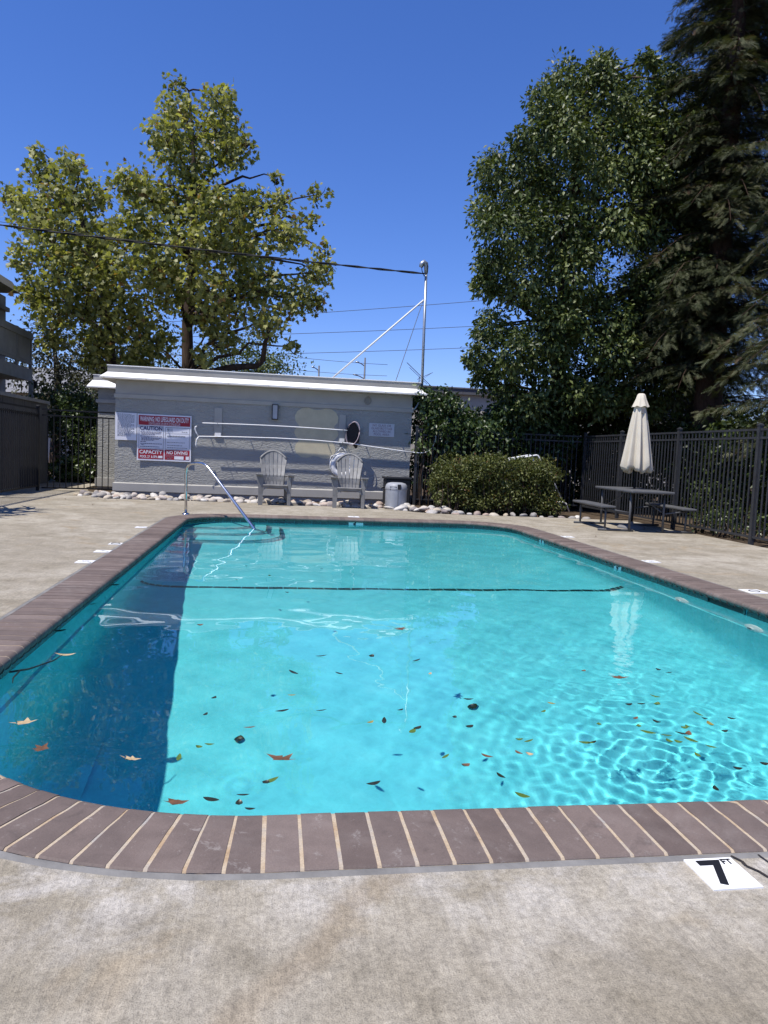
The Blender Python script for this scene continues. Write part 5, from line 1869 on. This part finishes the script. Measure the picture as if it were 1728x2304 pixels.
# clipped bush in front of the fence
cl = []
for k in range(330):
    x = random.uniform(3.48, 6.14)
    z = random.uniform(0.10, 1.11)
    y = random.uniform(15.05, 16.15)
    ex = max(0, abs(x - 4.8) - 1.0) / 0.35
    if ex > 0.6 and (z > 0.95 or z < 0.2):
        continue
    cl.append((x, y, z, random.uniform(0.14, 0.22)))
mass('clipped_bush', 'broad clipped olive-green bush in front of the back fence', 'bush', (4.8, 15.6, 0), cl, 3900, (0.045, 0.08), LEAF_BUSH, tm=0.5, up=0.45)
# ivy mass behind the back fence
cl = []
for k in range(430):
    x = random.uniform(3.45, 7.2)
    top = 2.45 + 0.25 * math.sin(x * 2.3) + (0.25 if 3.9 < x < 4.7 else 0)
    z = random.uniform(0.1, 1.0) ** 0.7 * top
    cl.append((x, random.uniform(17.75, 18.5) if z < 1.25 else random.uniform(17.3, 18.3), z, random.uniform(0.2, 0.34)))
mass('ivy_hedge', 'glossy green ivy hedge rising behind the back fence beside the pool house', 'hedge', (5.2, 18, 0), cl, 900, (0.09, 0.15), LEAF_IVY, hang=0.9, up=0.25)
t = bpy.data.objects['ivy_hedge']
m = MB()
for k in range(9):
    x = random.uniform(3.5, 5.2)
    p0 = Vector((x, 17.9, 2.2)); p1 = Vector((x + random.uniform(-0.3, 0.4), 17.9, 2.65 + random.uniform(0, 0.35)))
    m.tube(wiggle(p0, p1, 4, 0.05), [0.010, 0.008, 0.007, 0.005, 0.003], 5)
m.build('tendril', BARK2, t)
# hedge behind the right fence; low leaf tint paints in the trees' shade
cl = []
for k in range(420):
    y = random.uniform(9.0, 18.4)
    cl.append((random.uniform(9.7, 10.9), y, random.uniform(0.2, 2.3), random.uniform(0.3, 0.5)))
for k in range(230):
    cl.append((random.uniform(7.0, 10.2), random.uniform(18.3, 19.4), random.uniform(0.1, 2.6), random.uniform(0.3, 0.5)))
mass('shade_tinted_hedge', 'tall dark hedge in deep shade behind the right iron fence', 'hedge', (9.3, 14.5, 0), cl, 480, (0.09, 0.16), LEAF_EVG, tm=0.08, hang=0.7, shell=0.3)
# low plants at the foot of the right fence
for i, (x, y, r, lab) in enumerate(((8.0, 12.6, 0.26, 'leafy plant at the foot of the right fence, left of three'), (8.05, 12.1, 0.30, 'leafy plant at the foot of the right fence, middle of three'), (8.1, 11.45, 0.26, 'leafy plant at the foot of the right fence, right of three'))):
    cl = [(x + random.uniform(-.25, .25), y + random.uniform(-.35, .35), random.uniform(0.08, 0.38), random.uniform(0.10, 0.16)) for k in range(12)]
    mass('leafy_plant', lab, 'plant', (x, y, 0), cl, 1300, (0.06, 0.10), LEAF_SHRUB, tm=0.6, group='plants along the right fence')
# shrubs behind the gate on the left
cl = [(random.uniform(-6.1, -4.3), random.uniform(22.2, 23.6), random.uniform(0.1, 2.35), random.uniform(0.25, 0.42)) for k in range(90)]
cl += [(random.uniform(-7.0, -5.6), random.uniform(22.6, 24.0), random.uniform(1.5, 2.6), random.uniform(0.25, 0.4)) for k in range(35)]
mass('tall_shrub', 'tall dense green shrub behind the black gate', 'shrub', (-5.2, 22.8, 0), cl, 950, (0.08, 0.14), LEAF_IVY, tm=0.5, hang=0.6)
cl = [(random.uniform(-5.2, -4.55), random.uniform(21.4, 22.0), random.uniform(0.9, 1.55), random.uniform(0.18, 0.3)) for k in range(24)]
mass('round_shrub', 'yellow-green round shrub behind the gate beside the pool house wing', 'shrub', (-4.9, 21.7, 0), cl, 800, (0.06, 0.10), LEAF_SHRUB, tm=0.75)
cl = [(random.uniform(-6.1, -4.6), random.uniform(21.6, 22.2), random.uniform(0.1, 0.6), random.uniform(0.15, 0.25)) for k in range(40)]
mass('low_shrub', 'low strappy green plants on the ground behind the gate', 'plant', (-5.4, 21.9, 0), cl, 700, (0.10, 0.26), LEAF_SHRUB, tm=0.55, up=0.2)
# olive trees beyond the left roof and right of the sycamore
def back_tree(label, x, y, ztop, rx, rz, mat, seed, dens=90, sz=(0.12, 0.22)):
    random.seed(seed)
    t = thing('background_tree', (x, y, 0), label, 'tree')
    MB().tube([(x, y, -0.1), (x + 0.2, y, ztop * 0.5), (x, y, ztop * 0.8)], [0.25, 0.18, 0.08], 8, cap=False).build('trunk', BARK2, t, smooth=True)
    cl = []
    for k in range(34):
        d = rand_dirs(1)[0]
        u = random.random() ** 0.5
        cl.append((x + d[0] * rx * u, y + d[1] * rx * u, ztop - rz + d[2] * rz * u, random.uniform(0.3, 0.5) * min(rx, rz)))
    P, O, T = clump_points(cl, dens, 0.4, 0.9, 0.7, 20)
    ax, nm = leaf_dirs(O, 0.4, 0.5, 0.8)
    leaf_cloud('crown', P, ax, nm, RNG.uniform(sz[0], sz[1], len(P)), LEAF_OVAL, mat, t, np.clip(0.45 + 0.3 * (T - .5) + RNG.normal(0, .2, len(P)), 0, 1))
back_tree('dull olive tree with pale bare branches beyond the balcony', -9.6, 34, 6.3, 2.6, 2.4, LEAF_DRY, 4, 160)
back_tree('dull olive tree just left of the pool house roof', -6.6, 32, 5.6, 2.2, 2.2, LEAF_DRY, 6, 160)
back_tree('dark rounded treetop just above the roof right of the sycamore trunk', -1.1, 40, 7.3, 2.4, 2.2, LEAF_EVG, 8, 180)
back_tree('small dark treetop low behind the roof left of the sycamore trunk', -3.6, 38, 6.6, 2.4, 2.2, LEAF_EVG, 12, 180)
# spiky plant just outside the frame on the left; only its shadow reaches into view
yu = thing('spiky_plant', (-4.95, 12.0, 0), 'spiky plant by the left fence whose leaf shadows fall on the deck', 'plant')
m = MB()
for k in range(70):
    az = random.uniform(0, 6.28)
    el = random.uniform(-0.2, 1.25)
    L = random.uniform(0.55, 0.85)
    b0 = Vector((-5.0 + random.uniform(-.25, .05), random.choice((11.1, 11.6, 12.1, 12.5)) + random.uniform(-0.15, 0.15), random.choice((1.7, 2.0, 2.3))))
    d = Vector((math.cos(az) * math.cos(el), math.sin(az) * math.cos(el), math.sin(el)))
    s_ = d.cross(Vector((0, 0, 1))).normalized() * 0.03
    mid = b0 + d * L * 0.5
    tip = b0 + d * L + Vector((0, 0, -0.12 * L))
    if tip.x > -4.45:
        continue
    m.add([b0 - s_, b0 + s_, mid + s_ * 1.2, tip, mid - s_ * 1.2], [(0, 1, 2, 4), (4, 2, 3)])
for yy in (11.1, 11.6, 12.1, 12.5):
    m.tube([(-5.05, yy, -0.05), (-5.0, yy, 2.3)], 0.05, 7)
m.build('leaf_blade', simple('yucca_green', (0.05, 0.075, 0.03), 0.5), yu)

# ------------------------------------------------------------------ leaves on the water
SMALL = [(-0.27, 3.69, 'd'), (-0.29, 3.46, 'd'), (-0.08, 3.29, 'b'), (0.07, 3.5, 'd'), (0.12, 3.73, 'y'), (0.26, 3.5, 'd'), (0.48, 3.33, 'y'), (0.55, 3.35, 'd'), (0.69, 3.24, 'd'), (0.66, 3.21, 'g'), (0.9, 3.38, 'd'), (1.04, 3.64, 'd'), (0.94, 3.25, 'd'), (0.75, 2.93, 'g'), (0.81, 2.83, 'b'), (-0.28, 3.07, 'g'), (-0.24, 3.1, 'g'), (-0.35, 2.97, 'g'), (0.0, 2.72, 'd'), (0.02, 2.74, 'g'), (-0.08, 2.63, 'd'), (-0.09, 2.56, 'd'), (-0.19, 2.6, 'd'), (-0.05, 2.52, 'd'), (0.41, 2.69, 'd'), (0.93, 4.09, 't'), (0.65, 3.49, 'd'), (0.93, 2.92, 'b'), (0.9, 4.36, 'd'), (0.63, 4.44, 'd'), (0.4, 4.1, 'd'), (0.14, 4.12, 'd'), (0.32, 4.46, 'd'), (1.89, 4.13, 'b'), (2.39, 4.15, 'd'), (2.43, 4.1, 'd'), (1.47, 3.57, 'y'), (1.38, 3.45, 'g'), (2.04, 3.53, 'g'), (2.1, 3.66, 'g'), (1.59, 3.26, 'g'), (1.82, 3.34, 'b'), (1.78, 3.23, 'g'), (1.79, 3.16, 'g'), (1.9, 3.28, 'd'), (2.19, 3.39, 'g'), (2.18, 3.32, 'd'), (2.16, 3.24, 'y'), (2.33, 3.32, 'd'), (2.0, 3.2, 'g'), (1.98, 3.13, 'b'), (1.86, 3.12, 'g'), (1.83, 3.04, 'g'), (1.87, 3.03, 'g'), (1.95, 3.06, 'g'), (2.0, 2.98, 'g'), (1.88, 2.89, 'g'), (2.18, 3.15, 'd'), (1.13, 3.09, 'g'), (1.17, 3.08, 'g'), (1.43, 3.05, 'g'), (1.46, 3.05, 'd'), (1.08, 2.95, 'b'), (1.12, 2.93, 't'), (0.93, 2.73, 'd'), (0.96, 2.56, 'g'), (1.76, 2.57, 'd'), (1.97, 2.74, 'd'), (2.12, 2.78, 'd'), (1.96, 3.55, 'd'), (1.88, 3.53, 'd'), (1.95, 3.14, 'd'), (2.03, 3.22, 'g'), (-0.33, 7.08, 'd'), (0.14, 6.48, 'd'), (-0.49, 5.23, 'b'), (-0.02, 7.34, 'g'), (-0.27, 7.92, 'd'), (0.53, 7.85, 'd')]
LM = {'d': simple('dark_wet_leaf', (0.018, 0.022, 0.012), 0.4, var=0.4, scale=40), 'g': simple('green_fallen_leaf', (0.075, 0.13, 0.02), 0.45, var=0.3, scale=40),
      'b': simple('brown_fallen_leaf', (0.13, 0.062, 0.03), 0.55, var=0.35, scale=40), 'y': simple('olive_fallen_leaf', (0.23, 0.20, 0.045), 0.5, var=0.25, scale=40), 't': simple('tan_fallen_leaf', (0.42, 0.31, 0.17), 0.6, var=0.25, scale=40)}
LG = {'d': ('small dark leaf floating on the pool water', 'small dark floating leaves'), 'g': ('small green leaf floating on the pool water', 'small green floating leaves'), 'b': ('small brown leaf floating on the pool water', 'small brown floating leaves'), 'y': ('slender olive leaf floating on the pool water', 'olive floating leaves'), 't': ('small tan leaf floating on the pool water', 'small tan floating leaves')}
def curled_leaf(shape, k, length, width, curl):
    """a curled leaf blade with some thickness"""
    V, F = [], []
    if shape == 'oval':
        n = 8
        for i in range(n + 1):
            u = i / n
            w = math.sin(PI * u) ** 0.75 * width / 2
            zc = curl * length * (u - 0.5) ** 2 * 4
            V += [(length * (u - 0.5), -w, zc + curl * w * 1.5), (length * (u - 0.5), 0, zc), (length * (u - 0.5), w, zc + curl * w * 1.5)]
        for i in range(n):
            a = 3 * i
            F += [(a, a + 3, a + 4, a + 1), (a + 1, a + 4, a + 5, a + 2)]
    else:
        S, FF = LEAF_LOBED
        for p in S:
            r2 = (p[0] - 0.5) ** 2 + p[1] ** 2
            V.append(((p[0] - 0.5 + random.uniform(-.07, .07)) * length, p[1] * width * random.uniform(0.55, 1.1), curl * length * (r2 * 0.55 + abs(p[1]) * random.uniform(-0.1, 0.35))))
        V.append((0.0, 0, 0))
        o = len(V)
        V += [(-0.5 * length, 0.006, 0.01), (-0.5 * length, -0.006, 0.01), (-0.85 * length, 0.0, 0.02)]
        F = [tuple(f) for f in FF] + [(o, o + 2, o + 1)]
    me = bpy.data.meshes.new('leaf')
    me.from_pydata(V, [], F)
    for p in me.polygons:
        p.use_smooth = True
    me.materials.append(LM[k])
    return me
def float_leaf(x, y, k, me, label, group=None, dz=0.004, rot=None):
    o = bpy.data.objects.new('fallen_leaf', me)
    o.location = (x, y, WL + dz)
    o.rotation_euler = (random.uniform(-0.12, 0.12), random.uniform(-0.12, 0.12), random.uniform(0, 6.28) if rot is None else rot)
    link(o)
    tag(o, label, 'leaf', group)
    return o
random.seed(8)
lmesh = {k: [curled_leaf('oval', k, *p) for p in ((0.058, 0.026, 0.12), (0.07, 0.022, 0.06), (0.042, 0.030, 0.25))] for k in LM}
ORD = ('first second third fourth fifth sixth seventh eighth ninth tenth eleventh twelfth thirteenth fourteenth fifteenth sixteenth seventeenth eighteenth nineteenth twentieth twenty-first twenty-second twenty-third twenty-fourth').split()
KN = {'d': 'dark', 'g': 'green', 'b': 'brown', 'y': 'olive', 't': 'tan'}
zones = {}
for (x, y, k) in SMALL:
    zn = 'near the front coping' if y < 3.0 else ('in the front third of the pool' if y < 3.8 else 'further out in the pool')
    q = Vector((x, y, WL)) - Vector((0, 0, 1.17))
    zones.setdefault((k, zn), []).append((q.dot(RIGHT) / q.dot(FWD), x, y))
for (k, zn), L in zones.items():
    for i, (_, x, y) in enumerate(sorted(L)):
        lab = '%s small %s leaf from the left, floating %s' % (ORD[i], KN[k], zn) if len(L) > 1 else 'only small %s leaf floating %s' % (KN[k], zn)
        o = float_leaf(x, y, k, random.choice(lmesh[k]), lab, LG[k][1])
        s_ = random.uniform(0.7, 1.15)
        o.scale = (s_, s_, s_)
float_leaf(0.05, 2.94, 'b', curled_leaf('lobed', 'b', 0.10, 0.085, 0.5), 'large curled brown sycamore leaf floating near the front centre', rot=2.6)
float_leaf(-0.30, 2.58, 'b', curled_leaf('lobed', 'b', 0.07, 0.05, 0.4), 'brown lobed leaf floating by the front coping at the shadow edge', rot=0.4)
float_leaf(-1.19, 4.46, 't', curled_leaf('oval', 't', 0.12, 0.05, 0.15), 'tan leaf floating in the shaded water, farthest of the left ones', rot=0.2)
float_leaf(-1.06, 3.38, 't', curled_leaf('lobed', 't', 0.09, 0.04, 0.45), 'tan lobed leaf floating in the shade at the left edge', rot=0.5)
float_leaf(-0.91, 3.09, 'b', curled_leaf('lobed', 'b', 0.09, 0.055, 0.35), 'flat brown leaf floating in the shade below the tan one', rot=1.4)
float_leaf(-0.53, 2.96, 't', curled_leaf('lobed', 't', 0.06, 0.045, 0.5), 'pale tan curled leaf floating in the shade near the sunlit edge', rot=0.1)
float_leaf(2.07, 4.00, 'b', curled_leaf('lobed', 'b', 0.11, 0.05, 0.3), 'long brown leaf floating below the parasol reflection', rot=0.1)
float_leaf(0.95, 5.18, 'b', curled_leaf('lobed', 'b', 0.11, 0.07, 0.15), 'brown leaf floating alone in the middle of the pool', rot=0.9)
m = MB()
m.tube([(-1.385, 4.12, WL + 0.01), (-1.30, 4.17, WL + 0.012), (-1.20, 4.27, WL + 0.03), (-1.17, 4.33, WL + 0.045)], [0.006, 0.005, 0.004, 0.002], 5)
m.tube([(-1.34, 4.14, WL + 0.008), (-1.335, 4.03, WL + 0.006), (-1.31, 3.95, WL + 0.004)], [0.005, 0.004, 0.002], 5)
tag(m.build('floating_twig', LM['d']), 'dark forked twig floating against the left pool wall', 'twig')
# sunken leaves
for (x, y, lab) in ((-0.62, 4.2, 'sunken dark leaf on the pool floor, left of the sunken ones'), (1.55, 5.3, 'sunken dark leaf on the pool floor at the centre right'), (1.75, 3.9, 'sunken dark leaf on the pool floor near the front right'), (-0.2, 5.0, 'sunken faint leaf on the pool floor left of centre')):
    o = float_leaf(x, y, 'd', curled_leaf('oval', 'd', 0.10, 0.07, 0.3), lab)
    o.location.z = floor_z(y) + 0.012
    recv(o)
# dark leaves stuck at the waterline on the left wall
for (y, s_, lab) in ((6.72, 1.5, 'dark leaf caught at the left waterline, farthest of three'), (5.9, 1.2, 'dark leaf caught at the left waterline, middle of three'), (5.05, 1.5, 'dark leaf caught at the left waterline, nearest of three')):
    o = float_leaf(X0 + WO + 0.05, y, 'd', lmesh['d'][0], lab)
    o.scale = (s_, s_, s_)
# dry leaf litter on the deck near the rocks
for i, (x, y, w) in enumerate(((-3.55, 15.6, 'left of the three in front of the rocks'), (-3.4, 15.55, 'middle of the three in front of the rocks'), (-3.15, 15.45, 'right of the three in front of the rocks'), (-4.1, 15.3, 'close to the left fence'), (-3.3, 14.1, 'at the tip of the spiky shadows'), (5.05, 10.9, 'beside the far right depth tile'))):
    o = float_leaf(x, y, 'b', lmesh['b'][2], 'dry brown leaf on the deck, ' + w, 'dry leaves on the deck')
    o.location.z = 0.012
